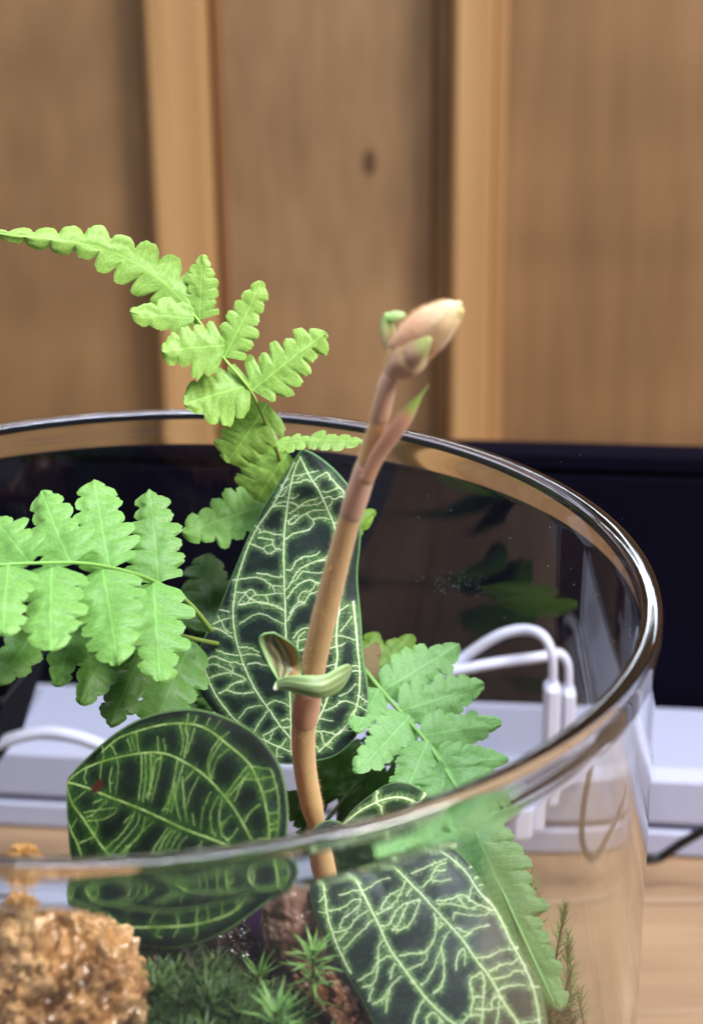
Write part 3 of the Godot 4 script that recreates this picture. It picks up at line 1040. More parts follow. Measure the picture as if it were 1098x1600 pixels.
	var trace_d := {at = Vector2(460, 1300), step = 0.3643, lines = [
		[1.15, 180, 20, 240, 150, 300, 270, 350, 370, 400, 480, 470, 580, 550, 690, 640, 780, 700, 824, 780, 900, 900, 1040], [1.15, 330, 30, 460, 165, 540, 250, 620, 340, 700, 430, 760, 520, 820, 600, 880, 710, 940, 810, 950, 900, 930, 1040], [1.15, 60, 60, 100, 150, 115, 220, 130, 330, 150, 400, 180, 480, 230, 580], [1.15, 560, 20, 650, 75, 720, 140, 780, 230, 850, 310, 910, 440, 970, 560, 1010, 680, 1025, 820, 1010, 930], [0.85, 180, 240, 250, 225, 300, 215, 350, 180, 400, 165], [0.85, 130, 310, 190, 300, 240, 265, 275, 260],
		[0.85, 180, 390, 200, 345, 260, 300, 275, 260], [0.85, 150, 405, 220, 390, 260, 340, 310, 310], [0.85, 200, 475, 260, 420, 330, 350], [0.85, 180, 440, 220, 400], [0.85, 345, 330, 400, 300, 440, 250, 465, 180], [0.85, 360, 310, 390, 250, 440, 225],
		[0.85, 365, 380, 400, 370, 430, 310, 480, 280, 530, 265], [0.85, 410, 395, 440, 370, 465, 310, 480, 280], [0.85, 410, 400, 480, 380, 515, 310, 530, 265], [0.85, 470, 250, 495, 215], [0.85, 350, 540, 350, 470, 375, 440], [0.85, 340, 545, 380, 515, 415, 510],
		[0.85, 260, 610, 320, 580, 345, 540], [0.85, 280, 640, 325, 630, 345, 580, 345, 540], [0.85, 305, 700, 325, 640], [0.85, 400, 610, 420, 540], [0.85, 380, 750, 400, 650, 450, 595], [0.85, 325, 715, 370, 690, 400, 640],
		[0.85, 440, 510, 500, 500, 550, 495, 590, 430, 595, 340], [0.85, 475, 570, 540, 545, 560, 510, 550, 495], [0.85, 590, 330, 610, 390, 630, 370], [0.85, 530, 640, 570, 600, 600, 530, 620, 470, 640, 420, 655, 405], [0.85, 585, 675, 625, 630, 630, 540, 620, 470], [0.85, 680, 575, 690, 510, 715, 480, 720, 555],
		[0.85, 540, 210, 570, 180, 600, 120, 640, 100], [0.85, 570, 180, 620, 185, 660, 175], [0.85, 590, 140, 640, 135], [0.85, 490, 150, 560, 120, 640, 85], [0.85, 600, 275, 660, 265, 710, 245, 740, 265, 800, 295, 850, 310], [0.85, 600, 285, 680, 290, 740, 300, 790, 290, 820, 320, 750, 335, 680, 325, 670, 360],
		[0.85, 690, 260, 720, 290], [0.85, 735, 270, 750, 200], [0.85, 680, 390, 740, 410, 760, 390, 825, 375], [0.85, 740, 410, 710, 430], [0.85, 770, 520, 830, 510, 870, 485, 920, 480], [0.85, 820, 580, 870, 550, 920, 540, 940, 520],
		[0.85, 830, 610, 890, 600, 930, 575, 980, 575], [0.85, 860, 660, 900, 640, 970, 635], [0.85, 740, 770, 750, 690, 740, 620, 790, 590, 800, 650, 790, 740, 790, 840, 830, 930], [0.85, 750, 690, 800, 690], [0.85, 760, 740, 830, 740, 830, 700, 860, 690, 855, 770, 840, 824], [0.85, 700, 810, 740, 770, 785, 770],
		[0.85, 490, 824, 520, 740, 545, 700], [0.85, 560, 824, 555, 780, 580, 755, 610, 780, 600, 824], [0.85, 610, 780, 630, 820], [0.85, 945, 800, 1000, 790, 1025, 780], [0.85, 120, 240, 90, 270], [0.85, 90, 310, 130, 315],
		[0.85, 740, 120, 790, 110], [0.85, 760, 170, 800, 150], [0.85, 780, 200, 830, 190], [0.85, 860, 330, 900, 340], [0.85, 880, 380, 920, 380], [0.85, 930, 480, 960, 450],
		[0.85, 990, 640, 1030, 640], [0.85, 200, 60, 140, 40, 90, 60], [0.85, 240, 140, 160, 150, 110, 180], [0.85, 260, 100, 330, 110, 400, 90], [0.85, 350, 50, 420, 60, 500, 70], [0.85, 120, 100, 170, 110, 210, 80],
	]}
	var trace_b := {at = Vector2(90, 1090), step = 0.3370, lines = [
		[1.15, 30, 385, 130, 415, 240, 460, 370, 510, 470, 555, 600, 615, 720, 660, 800, 690, 930, 730, 1070, 775], [1.15, 35, 385, 130, 320, 270, 275, 400, 255, 500, 260, 590, 300, 680, 360, 750, 430, 830, 530, 915, 680, 990, 750], [1.15, 200, 250, 270, 190, 360, 155, 500, 120, 620, 120, 700, 150, 790, 220, 880, 300, 930, 390, 960, 480, 980, 580, 985, 665, 1020, 740], [1.15, 35, 400, 65, 490, 110, 550, 170, 640, 230, 720, 350, 850, 440, 930, 560, 960, 700, 920, 880, 830], [1.15, 40, 560, 60, 620, 90, 680, 140, 820, 267, 1018, 445, 1041, 635, 1030, 801, 979, 905, 880], [0.85, 985, 330, 1010, 400, 1025, 500, 1020, 660],
		[0.85, 130, 320, 120, 370, 130, 400], [0.85, 200, 300, 195, 370, 190, 430], [0.85, 270, 280, 280, 340, 270, 450], [0.85, 250, 320, 240, 380, 245, 440], [0.85, 240, 210, 270, 265], [0.85, 200, 220, 210, 290],
		[0.85, 320, 190, 340, 250], [0.85, 360, 160, 375, 250], [0.85, 340, 180, 355, 245], [0.85, 385, 260, 390, 360, 380, 480], [0.85, 405, 260, 410, 380, 400, 490], [0.85, 430, 260, 435, 370, 425, 480],
		[0.85, 480, 270, 470, 360, 440, 490], [0.85, 480, 280, 450, 300, 440, 400, 415, 470], [0.85, 460, 180, 465, 250], [0.85, 490, 190, 500, 250], [0.85, 560, 120, 580, 200, 570, 270], [0.85, 600, 70, 590, 140, 600, 190, 585, 285],
		[0.85, 630, 140, 600, 260], [0.85, 555, 290, 545, 370, 520, 480, 490, 530], [0.85, 580, 310, 560, 400, 530, 540], [0.85, 550, 400, 510, 540], [0.85, 545, 440, 560, 520, 575, 570], [0.85, 580, 370, 590, 480, 605, 580],
		[0.85, 630, 340, 590, 390], [0.85, 655, 370, 620, 440, 600, 520], [0.85, 630, 540, 640, 600], [0.85, 715, 440, 680, 520, 670, 620], [0.85, 750, 460, 715, 540, 720, 610, 740, 650], [0.85, 765, 480, 755, 570, 770, 640, 800, 670],
		[0.85, 810, 550, 775, 590, 760, 630], [0.85, 840, 610, 800, 660, 780, 650], [0.85, 750, 180, 710, 250, 690, 330], [0.85, 760, 200, 720, 270, 700, 340, 720, 380], [0.85, 800, 230, 740, 290, 715, 370], [0.85, 880, 320, 830, 390, 780, 460],
		[0.85, 890, 350, 840, 410, 790, 470], [0.85, 870, 370, 840, 440, 820, 490], [0.85, 870, 380, 930, 385], [0.85, 940, 500, 900, 530, 870, 580], [0.85, 640, 80, 625, 120], [0.85, 700, 90, 680, 130],
		[0.85, 745, 100, 720, 150], [0.85, 790, 155, 755, 185], [0.85, 900, 320, 980, 330], [0.85, 930, 380, 1000, 365], [0.85, 960, 440, 1010, 420], [0.85, 980, 540, 1020, 535],
		[0.85, 980, 590, 1020, 580], [0.85, 985, 620, 1020, 610], [0.85, 930, 660, 980, 650], [0.85, 70, 480, 130, 430], [0.85, 120, 530, 200, 520, 270, 510], [0.85, 130, 560, 190, 520, 230, 470],
		[0.85, 135, 570, 210, 565, 260, 540, 280, 510], [0.85, 165, 490, 210, 470], [0.85, 180, 560, 185, 600, 170, 640], [0.85, 100, 670, 170, 645], [0.85, 60, 600, 90, 555], [0.85, 220, 700, 290, 640, 340, 580, 360, 530],
		[0.85, 240, 730, 310, 660, 370, 590, 385, 540], [0.85, 270, 740, 330, 690, 390, 630, 410, 555], [0.85, 290, 760, 370, 650, 450, 575], [0.85, 310, 580, 350, 545], [0.85, 410, 770, 480, 660, 520, 605], [0.85, 440, 790, 500, 660, 540, 615],
		[0.85, 470, 790, 530, 650, 550, 620], [0.85, 480, 820, 550, 670, 575, 630], [0.85, 560, 790, 570, 690, 610, 645], [0.85, 620, 800, 680, 665], [0.85, 700, 800, 750, 690], [0.85, 110, 750, 180, 740, 240, 735],
		[0.85, 120, 790, 200, 760], [0.85, 320, 1030, 290, 1070], [0.85, 470, 1045, 450, 1080, 480, 1090], [0.85, 560, 1040, 550, 980], [0.85, 640, 1030, 640, 1080, 620, 1100], [0.85, 640, 1030, 650, 950],
		[0.85, 700, 1010, 690, 930], [0.85, 760, 995, 765, 900], [0.85, 830, 960, 835, 870], [0.85, 560, 1040, 530, 1090], [0.85, 360, 860, 300, 960], [0.85, 470, 940, 420, 1030],
	]}
	# upright leaf behind the stalk
	var look_a := {net = 0.4, wobble = 0.12, sparse = 0.55, seed = 11, vein = 0.205, halo = 1.1, halo_gain = 5.5, edge_w = 0.3, jag = 1.1, arch = 0.4, rough = 0.55, dark = Color8(30, 42, 40), green = Color8(76, 110, 66), vein_c = Color8(248, 252, 220), vein_c2 = Color8(228, 244, 186), edge_c = Color8(104, 148, 92)}
	var pa := Plane(at(462, 700, 0.352), at(490, 1190, 0.325), at(310, 1050, 0.338))
	jewel_leaf(o, [Vector2(462, 698), Vector2(447, 765), Vector2(442, 882), Vector2(446, 984), Vector2(456, 1085), Vector2(468, 1150), Vector2(476, 1192)],
		[Vector2(462, 698), Vector2(424, 757), Vector2(386, 826), Vector2(357, 896), Vector2(333, 958), Vector2(310, 1003), Vector2(298, 1042), Vector2(306, 1078), Vector2(336, 1118), Vector2(368, 1158), Vector2(402, 1182), Vector2(440, 1194), Vector2(476, 1192)],
		[Vector2(462, 698), Vector2(482, 706), Vector2(515, 733), Vector2(545, 775), Vector2(552, 830), Vector2(548, 900), Vector2(555, 960), Vector2(562, 1020), Vector2(572, 1085), Vector2(567, 1122), Vector2(548, 1160), Vector2(518, 1184), Vector2(476, 1192)],
		pa, [-0.86, -0.52, 0.0, 0.5, 0.86], [], look_a, 0.003, func(s, t): return -0.0016 * s * s * (1.0 if s < 0 else 1.6) * sin(PI * t) - 0.004 * pow(1 - t, 3) + (-0.0022 * smoothstep(0.8, 1.0, s) * sin(PI * clampf(t * 1.6, 0, 1))), [trace_a1, trace_a2])
	# rounded dark leaf behind the front rim
	var look_b := {net = 0.5, wobble = 0.09, sparse = 0.4, seed = 29, vein = 0.15, halo = 1.3, halo_gain = 4.2, edge_w = 0.3, jag = 0.9, arch = 0.2, rough = 0.5, dark = Color8(8, 19, 10), green = Color8(38, 76, 28), vein_c = Color8(184, 204, 128), vein_c2 = Color8(128, 146, 66), edge_c = Color8(84, 112, 62), spot = Vector2(-0.1, 0.14)}
	var pb := Plane(at(102, 1215, 0.283), at(450, 1350, 0.262), at(290, 1105, 0.286))
	jewel_leaf(o, [Vector2(102, 1215), Vector2(180, 1252), Vector2(260, 1292), Vector2(345, 1328), Vector2(452, 1352)],
		[Vector2(102, 1215), Vector2(150, 1166), Vector2(215, 1122), Vector2(290, 1105), Vector2(350, 1118), Vector2(402, 1148), Vector2(437, 1196), Vector2(449, 1260), Vector2(448, 1320), Vector2(452, 1352)],
		[Vector2(102, 1215), Vector2(104, 1290), Vector2(110, 1345), Vector2(130, 1395), Vector2(162, 1438), Vector2(206, 1464), Vector2(266, 1475), Vector2(335, 1457), Vector2(394, 1419), Vector2(440, 1382), Vector2(452, 1352)],
		pb, [-0.84, -0.5, 0.0, 0.48, 0.84], [], look_b, 0.002, func(s, t): return -0.0012 * s * s * sin(PI * t) + 0.0006 * sin(PI * t) - 0.001 * (1 - t), [trace_b])
	# leaf pressed against the front glass
	var look_d := {net = 0.6, wobble = 0.13, sparse = 0.6, seed = 47, vein = 0.21, halo = 0.95, halo_gain = 4.6, edge_w = 0.28, jag = 1.2, arch = 0.8, rough = 0.36, dark = Color8(46, 55, 50), green = Color8(92, 126, 72), vein_c = Color8(248, 252, 214), vein_c2 = Color8(232, 246, 186), edge_c = Color8(108, 142, 86)}
	var pd := Plane(at(550, 1306, 0.286), at(800, 1690, 0.25), at(765, 1400, 0.274))
	jewel_leaf(o, [Vector2(552, 1308), Vector2(590, 1370), Vector2(640, 1448), Vector2(690, 1525), Vector2(748, 1612), Vector2(800, 1690)],
		[Vector2(552, 1308), Vector2(538, 1284), Vector2(512, 1273), Vector2(484, 1288), Vector2(472, 1325), Vector2(477, 1380), Vector2(498, 1448), Vector2(528, 1500), Vector2(560, 1552), Vector2(600, 1622), Vector2(690, 1688), Vector2(800, 1690)],
		[Vector2(552, 1308), Vector2(600, 1292), Vector2(650, 1296), Vector2(700, 1312), Vector2(732, 1342), Vector2(766, 1400), Vector2(806, 1475), Vector2(834, 1530), Vector2(845, 1600), Vector2(834, 1656), Vector2(800, 1690)],
		pd, [-0.8, -0.36, 0.36, 0.82], [], look_d, 0.003, func(s, t): return -0.0014 * s * s * sin(PI * t) - 0.003 * pow(1 - t, 3), [trace_d])
	# small folded leaf behind the front rim
	var look_c := look_d.duplicate()
	look_c.seed = 61
	look_c.dark = Color8(40, 60, 40)
	var pc := Plane(at(534, 1290, 0.298), at(700, 1310, 0.29), at(608, 1221, 0.303))
	jewel_leaf(o, [Vector2(532, 1294), Vector2(590, 1282), Vector2(650, 1284), Vector2(712, 1316)],
		[Vector2(532, 1294), Vector2(548, 1268), Vector2(572, 1244), Vector2(606, 1221), Vector2(640, 1222), Vector2(676, 1248), Vector2(700, 1280), Vector2(712, 1316)],
		[Vector2(532, 1294), Vector2(560, 1318), Vector2(610, 1338), Vector2(670, 1340), Vector2(712, 1316)],
		pc, [-0.55, 0.0, 0.55],
		[[[0.3, 2, 0.0, 0.06], [0.6, 2, 0.0, 0.08]], [[0.3, 2, 0.06, 0.1], [0.55, 2, 0.06, 0.1], [0.75, 2, 0.0, 0.08]], [[0.4, 2, 0.0, 0.1], [0.7, 2, 0.0, 0.1]], [[0.5, 2, 0.0, 0.1]]],
		look_c, 0.02, func(s, t): return -0.0015 * s * s * sin(PI * t))
	# flower stalk
	var sp := [at(497, 1296, 0.305), at(488, 1262, 0.3035), at(477, 1205, 0.302), at(474, 1150, 0.300), at(481, 1090, 0.298), at(496, 1010, 0.296), at(521, 905, 0.293), at(545, 815, 0.29), at(570, 735, 0.287), at(592, 655, 0.2845), at(606, 600, 0.283), at(622, 556, 0.282)]
	var N := 110
	var path := curve(sp, N)
	var radii := []
	var cols := []
	var brown := c8(222, 180, 126)
	var olive := c8(222, 184, 130)
	var pink := c8(228, 178, 146)
	for i in N + 1:
		var u := i / float(N)
		var s := px_size(path[i])
		var r := lerpf(17.0, 19.5, smoothstep(0.0, 0.35, u))
		r = lerpf(r, 16.0, smoothstep(0.45, 0.8, u))
		r = lerpf(r, 12.5, smoothstep(0.75, 1.0, u))
		if u < 0.06:
			r *= lerpf(0.72, 1.0, u / 0.06)
		radii.append(r * s)
		var c: Color = brown.lerp(olive, smoothstep(0.1, 0.2, u) - smoothstep(0.5, 0.9, u) * 0.6)
		c = c.lerp(pink, 0.8 * smoothstep(0.86, 0.95, u))
		cols.append(c)
	var skin := std(Color.WHITE, 0.45)
	skin.vertex_color_use_as_albedo = true
	skin.backlight_enabled = true
	skin.backlight = Color(0.45, 0.38, 0.32)
	skin.rim_enabled = true
	skin.rim = 0.5
	skin.subsurf_scatter_enabled = true
	skin.subsurf_scatter_strength = 0.15
	var stalk := obj("flower_stalk", tube(path, radii, 24, cols, 1.0, noise(0.5, 3)), skin, o)
	var hair := std(Color8(222, 184, 138), 0.6)
	hair.backlight_enabled = true
	hair.backlight = Color(0.5, 0.45, 0.4)
	var hr := obj("fine_hair", fuzz(path, radii, 4200, 0.0006, 9), hair, stalk)
	hr.set_meta("kind", "stuff")
	# sheaths that wrap the stalk
	var wrap := func(from: float, to: float, over: float, c0: Color, c1: Color, lip: float):
		var pts := []
		var rr := []
		var cc := []
		for i in 19:
			var u := lerpf(from, to, i / 18.0) * N
			var k := mini(int(u), N - 1)
			pts.append(path[k].lerp(path[k + 1], u - k))
			var e := sin(PI * clampf(i / 18.0, 0.0, 1.0))
			rr.append(lerpf(radii[k], radii[k + 1], u - k) * (1.0 + over * pow(e, 0.5) * lip) + 0.00005)
			cc.append(c0.lerp(c1, i / 18.0))
		obj("sheath", tube(pts, rr, 24, cc), skin, stalk)
	wrap.call(0.255, 0.33, 0.10, c8(218, 160, 122), c8(224, 168, 138), 1.0)
	wrap.call(0.695, 0.80, 0.12, c8(218, 170, 138), c8(230, 188, 164), 1.0)
	wrap.call(0.885, 0.965, 0.10, c8(214, 168, 136), c8(226, 184, 158), 1.0)
	var face := Vector3(0, 0.35, 1).normalized()
	# bract beside the stalk, its tip green
	var bpath := curve([at(572, 752, 0.2845), at(590, 712, 0.2835), at(618, 672, 0.2822), at(642, 638, 0.2815), at(658, 616, 0.281), at(669, 602, 0.2808)], 28)
	var brad := []
	var bcol := []
	for i in 29:
		var u := i / 28.0
		brad.append(px_size(bpath[i]) * (lerpf(11.0, 13.5, smoothstep(0.0, 0.5, u)) * (1.0 - smoothstep(0.62, 1.0, u) * 0.93)))
		bcol.append(c8(228, 168, 136).lerp(c8(172, 210, 100), smoothstep(0.66, 0.82, u)))
	obj("bract", tube(bpath, brad, 20, bcol, 0.62), skin, stalk)
	# the hooked pale bract at the left of the bud
	obj("bract", blade(at(612, 566, 0.2835), at(603, 489, 0.284), Vector3(0.35, 0.1, 1).normalized(), 22 * px_size(at(605, 520, 0.283)), 0.9, 0.0, c8(206, 190, 140), c8(158, 196, 116), 0.6), skin, stalk)
	obj("bract", blade(at(600, 498, 0.284), at(632, 492, 0.2835), Vector3(0.0, 0.5, 1).normalized(), 14 * px_size(at(605, 520, 0.283)), 0.8, 0.05, c8(158, 196, 116), c8(180, 208, 136), 0.5), skin, stalk)
	# bud of overlapping sepals
	var bud := Node3D.new()
	bud.name = "flower_bud"
	o.add_child(bud)
	var bmat := skin.duplicate()
	bmat.roughness = 0.75
	bmat.metallic_specular = 0.25
	var body := func(a: Vector3, b: Vector3, wpx: float, c0: Color, c1: Color, called: String, blunt: float):
		var pts := []
		var rr := []
		var cc := []
		for i in 25:
			var u := i / 24.0
			pts.append(a.lerp(b, u))
			rr.append(maxf(wpx * px_size(a) * 0.5 * pow(sin(PI * lerpf(0.10, 0.985, pow(u, blunt))), 0.7), 0.00004))
			cc.append(c0.lerp(c1, smoothstep(0.2, 0.95, u)))
		return obj(called, tube(pts, rr, 24, cc, 1.0, noise(0.4, 8)), bmat, bud)
	body.call(at(632, 556, 0.2825), at(718, 474, 0.278), 66.0, c8(238, 174, 134), c8(246, 222, 172), "bud_core", 0.9)
	var pts_sep := [
		[612, 545, 706, 474, Vector3(-0.45, 0.6, 0.7), 58.0, c8(240, 178, 140), c8(244, 222, 178)],
		[640, 560, 720, 482, Vector3(0.65, -0.3, 0.75), 54.0, c8(238, 172, 132), c8(232, 214, 140)],
		[622, 552, 716, 478, Vector3(0.1, 0.25, 1.0), 52.0, c8(240, 176, 138), c8(240, 206, 160)]]
	for q in pts_sep:
		var nn: Vector3 = (cam_basis * q[4]).normalized()
		var lift: Vector3 = nn * q[5] * 0.27 * px_size(at(660, 510, 0.28))
		obj("sepal", blade(at(q[0], q[1], 0.2815) + lift * 0.5, at(q[2], q[3], 0.278) + lift * 0.12, nn, q[5] * px_size(at(660, 510, 0.28)), 1.15, 0.10, q[6], q[7], 0.5), bmat, bud)
	body.call(at(618, 584, 0.281), at(666, 532, 0.2785), 54.0, c8(228, 170, 138), c8(214, 196, 132), "bud_core", 0.95)
	obj("sepal", blade(at(616, 572, 0.2795), at(672, 528, 0.2765), (cam_basis * Vector3(-0.1, 0.3, 1)).normalized(), 42 * px_size(at(640, 555, 0.28)), 1.1, 0.1, c8(230, 174, 142), c8(198, 206, 124), 0.5), bmat, bud)
	var bp := curve([at(622, 575, 0.282), at(660, 520, 0.28), at(706, 485, 0.278)], 30)
	var brr := []
	for i in 31:
		brr.append(34.0 * px_size(bp[i]) * sin(PI * (0.2 + 0.62 * i / 30.0)))
	var bh := obj("fine_hair", fuzz(bp, brr, 4000, 0.00065, 12), hair, bud)
	bh.set_meta("kind", "stuff")
	# little leaf that clasps the stalk
	var dl := 0.2945
	var small := Node3D.new()
	small.name = "clasping_leaf"
	o.add_child(small)
	var sk := std(Color.WHITE, 0.42)
	sk.vertex_color_use_as_albedo = true
	sk.backlight_enabled = true
	sk.backlight = Color(0.2, 0.22, 0.15)
	var strip := func(top: Array, bottom: Array, belly: float, inner: Array, called: String):
		var nn := 30
		var kk := 14
		var a := curve(top, nn)
		var b := curve(bottom, nn)
		var rows := []
		var cc := []
		for i in nn + 1:
			var line := []
			var cl := []
			for j in kk + 1:
				var v := j / float(kk)
				var w: float = (a[i] - b[i]).length()
				line.append(a[i].lerp(b[i], v) + Vector3(0, 0.3, 1).normalized() * belly * w * sin(PI * v))
				var stripe := 0.5 + 0.5 * sin(v * 24.0 + sin(i * 0.4) * 0.8)
				var rim: float = smoothstep(0.16, 0.0, minf(v, 1 - v)) + smoothstep(2.0, 0.0, minf(i, nn - i))
				var c: Color = inner[0].lerp(inner[1], pow(stripe, 3.0) * 0.8)
				c = c.lerp(inner[3], inner[4] * smoothstep(0.6, 0.9, v))
				cl.append(c.lerp(inner[2], clampf(rim, 0, 1)))
			rows.append(line)
			cc.append(cl)
		obj(called, grid_mesh(rows, null, cc, false, 0.00035), sk, small)
	var brown_in := [c8(92, 92, 68), c8(186, 186, 138), c8(138, 180, 112), c8(188, 122, 52), 0.9]
	var green_in := [c8(122, 146, 92), c8(186, 204, 150), c8(158, 200, 130), c8(140, 170, 100), 0.4]
	strip.call([at(436, 1068, dl - 0.002), at(418, 1038, dl), at(404, 1003, dl + 0.001), at(410, 990, dl + 0.001), at(427, 987, dl + 0.001)], [at(440, 1070, dl - 0.002), at(468, 1062, dl), at(471, 1040, dl + 0.002), at(462, 1010, dl + 0.002), at(429, 987, dl + 0.001)], -0.28, brown_in, "cupped_half")
	strip.call([at(432, 1066, dl - 0.004), at(452, 1058, dl - 0.006), at(478, 1057, dl - 0.008), at(505, 1056, dl - 0.008), at(528, 1043, dl - 0.005), at(540, 1038, dl - 0.002), at(546, 1042, dl)], [at(430, 1076, dl - 0.004), at(452, 1078, dl - 0.007), at(478, 1085, dl - 0.009), at(503, 1088, dl - 0.009), at(527, 1080, dl - 0.006), at(543, 1058, dl - 0.002), at(547, 1044, dl)], 0.35, green_in, "curled_half")
	obj("leaf_tip", blade(at(438, 1068, dl - 0.004), at(427, 1078, dl - 0.006), Vector3(0, 0.3, 1), 0.0011, 0.5, 0.0, c8(170, 204, 140), c8(206, 210, 190), 0.4), sk, small)
	# creeping stem and leaf stalks down in the jar
	var rp := curve([at(497, 1290, 0.306), at(480, 1340, 0.30), at(458, 1400, 0.292), at(448, 1470, 0.285), at(440, 1540, 0.28)], 30)
	var rr2 := []
	for i in 31:
		rr2.append(0.0021)
	var rc := []
	for i in 31:
		rc.append(c8(150, 114, 76).lerp(c8(104, 78, 66), smoothstep(0.05, 0.3, i / 30.0)))
	obj("creeping_stem", tube(rp, rr2, 14, rc), skin, o)
	for q in [[[452, 1352, 0.262], [470, 1360, 0.28], [478, 1345, 0.30]], [[552, 1308, 0.286], [530, 1318, 0.294], [492, 1320, 0.302]], [[534, 1293, 0.298], [518, 1300, 0.301], [494, 1310, 0.304]], [[480, 1190, 0.325], [492, 1240, 0.322], [497, 1300, 0.308]]]:
		var pp := curve(q.map(func(w): return at(w[0], w[1], w[2])), 14)
		var pr := []
		var pcs := []
		for i in 15:
			pr.append(0.0008)
			pcs.append(c8(150, 112, 72))
		obj("leaf_stalk", tube(pp, pr, 10, pcs), skin, o)
	# purple underside of a hidden leaf low in the jar
	var purple := obj("purple_leaf", blade(at(440, 1530, 0.288), at(408, 1392, 0.296), Vector3(0.2, 0.2, 1).normalized(), 0.0105, 0.4, 0.05, c8(40, 14, 40), c8(66, 26, 72), 0.5), sk)
	meta(purple, "dark purple leaf standing under the rounded leaf beside the pink stone", "leaf")

# ---------------------------------------------------------------- ferns
func lobe_image(s: int) -> Image:
	var W := 160
	var H := 320
	var im := Image.create(W, H, false, Image.FORMAT_RGB8)
	var n := noise(0.03, s)
	var n2 := noise(0.15, s + 1, FastNoiseLite.TYPE_CELLULAR, 1)
	for y in H:
		var v: float = absf(y / float(H - 1) - 0.5) * 2.0
		for x in W:
			var u := x / float(W)
			var line := 0.0
			# side vein of the lobe and its forks
			var du := absf(fposmod(u - 0.5 - 0.0 * v + 0.5, 1.0) - 0.5)
			line = maxf(line, 0.22 * smoothstep(0.04, 0.005, du) * (1.0 - v * 0.8))
			for f in [0.3, 0.5, 0.7]:
				var fork := absf(du - maxf(0.0, v - f * 0.9) * 0.6)
				if v > f * 0.9:
					line = maxf(line, 0.14 * smoothstep(0.04, 0.005, fork) * (1.0 - v * 0.6))
			line = maxf(line, smoothstep(0.05, 0.02, v))
			var tn := n.get_noise_2d(x, y)
			var cell := n2.get_noise_2d(x * 1.3, y * 1.3)
			var c := Color(0.80, 0.80, 0.80).lerp(Color(0.97, 0.97, 0.93), clampf(0.5 + tn * 0.7 + cell * 0.2, 0, 1))
			c = c.lerp(Color(1.0, 1.0, 1.0), line * 0.9)
			im.set_pixel(x, y, c)
	return im

# one leaflet with rounded lobes along a curved axis
func leaflet(axis: Array, face: Vector3, width: float, lobes: int, deep: float, c0: Color, c1: Color, droop: float, seed_: int, taper := 0.34) -> ArrayMesh:
	var rn := RandomNumberGenerator.new()
	rn.seed = seed_
	var per := 12
	var NN := lobes * per
	var K := 8
	var pts: Array = curve(axis, NN) if axis.size() > 2 else []
	if axis.size() == 2:
		for i in NN + 1:
			pts.append(axis[0].lerp(axis[1], i / float(NN)))
	var L := 0.0
	for i in NN:
		L += pts[i].distance_to(pts[i + 1])
	var jl := []
	for i in lobes + 2:
		jl.append([rn.randf_range(0.72, 1.14), rn.randf_range(0.72, 1.14), rn.randf_range(-1, 1), rn.randf_range(-1, 1)])
	var bow := rn.randf_range(-0.05, 0.05) * L
	var rows := []
	var uvs := []
	var cols := []
	var twist := rn.randf_range(-0.3, 0.3)
	var waves := noise(1.0, seed_)
	for i in NN + 1:
		var u := i / float(NN)
		var ax: Vector3 = (pts[mini(i + 1, NN)] - pts[maxi(i - 1, 0)]).normalized()
		var side := ax.cross(face).normalized()
		var n := side.cross(ax).normalized()
		if n.dot(face) < 0:
			n = -n
			side = -side
		var env := (0.8 + 0.2 * smoothstep(0.0, 0.25, u)) * (1.0 - taper * u) * sqrt(maxf(1.0 - pow(u, 3.6), 0.0))
		var line := []
		var ul := []
		var cl := []
		for j in range(-K, K + 1):
			var v := j / float(K)
			var sd := 0 if j < 0 else 1
			var lf := u * lobes + (0.35 if sd == 1 else 0.0)
			var li := clampi(int(lf), 0, lobes + 1)
			var f := lf - floorf(lf)
			var rnd: float = absf(2 * f - 1)
			var cut := deep * (0.3 * pow(rnd, 2.0) + 0.7 * pow(rnd, 5.0))
			var half: float = width * 0.5 * env * jl[li][sd] * (1.0 - cut) * (1.0 + 0.09 * waves.get_noise_2d(u * lobes * 3.2 + 30.0 * sd, 7.0))
			var y := half * v
			var fwd := absf(y) * 0.34 * (1.0 - u * 0.6)
			var z: float = -0.05 * width * v * v - width * 0.006 * absf(v) * pow(rnd, 3.0) + jl[li][2 + sd] * 0.018 * width * v * v
			z += waves.get_noise_2d(u * 2.0, v * 0.7) * width * 0.045
			z -= droop * L * u * u
			var ca := twist * (u - 0.2)
			line.append(pts[i] + ax * fwd * (1.0 - 0.6 * pow(u, 6.0)) + side * (y * cos(ca) + bow * u * u) + n * (z + y * sin(ca)))
			ul.append(Vector2(lf, 0.5 + 0.5 * v))
			cl.append(c0.lerp(c1, clampf(u * 0.6 + absf(v) * 0.4 - 0.1, 0, 1)))
		rows.append(line)
		uvs.append(ul)
		cols.append(cl)
	return grid_mesh(rows, uvs, cols)

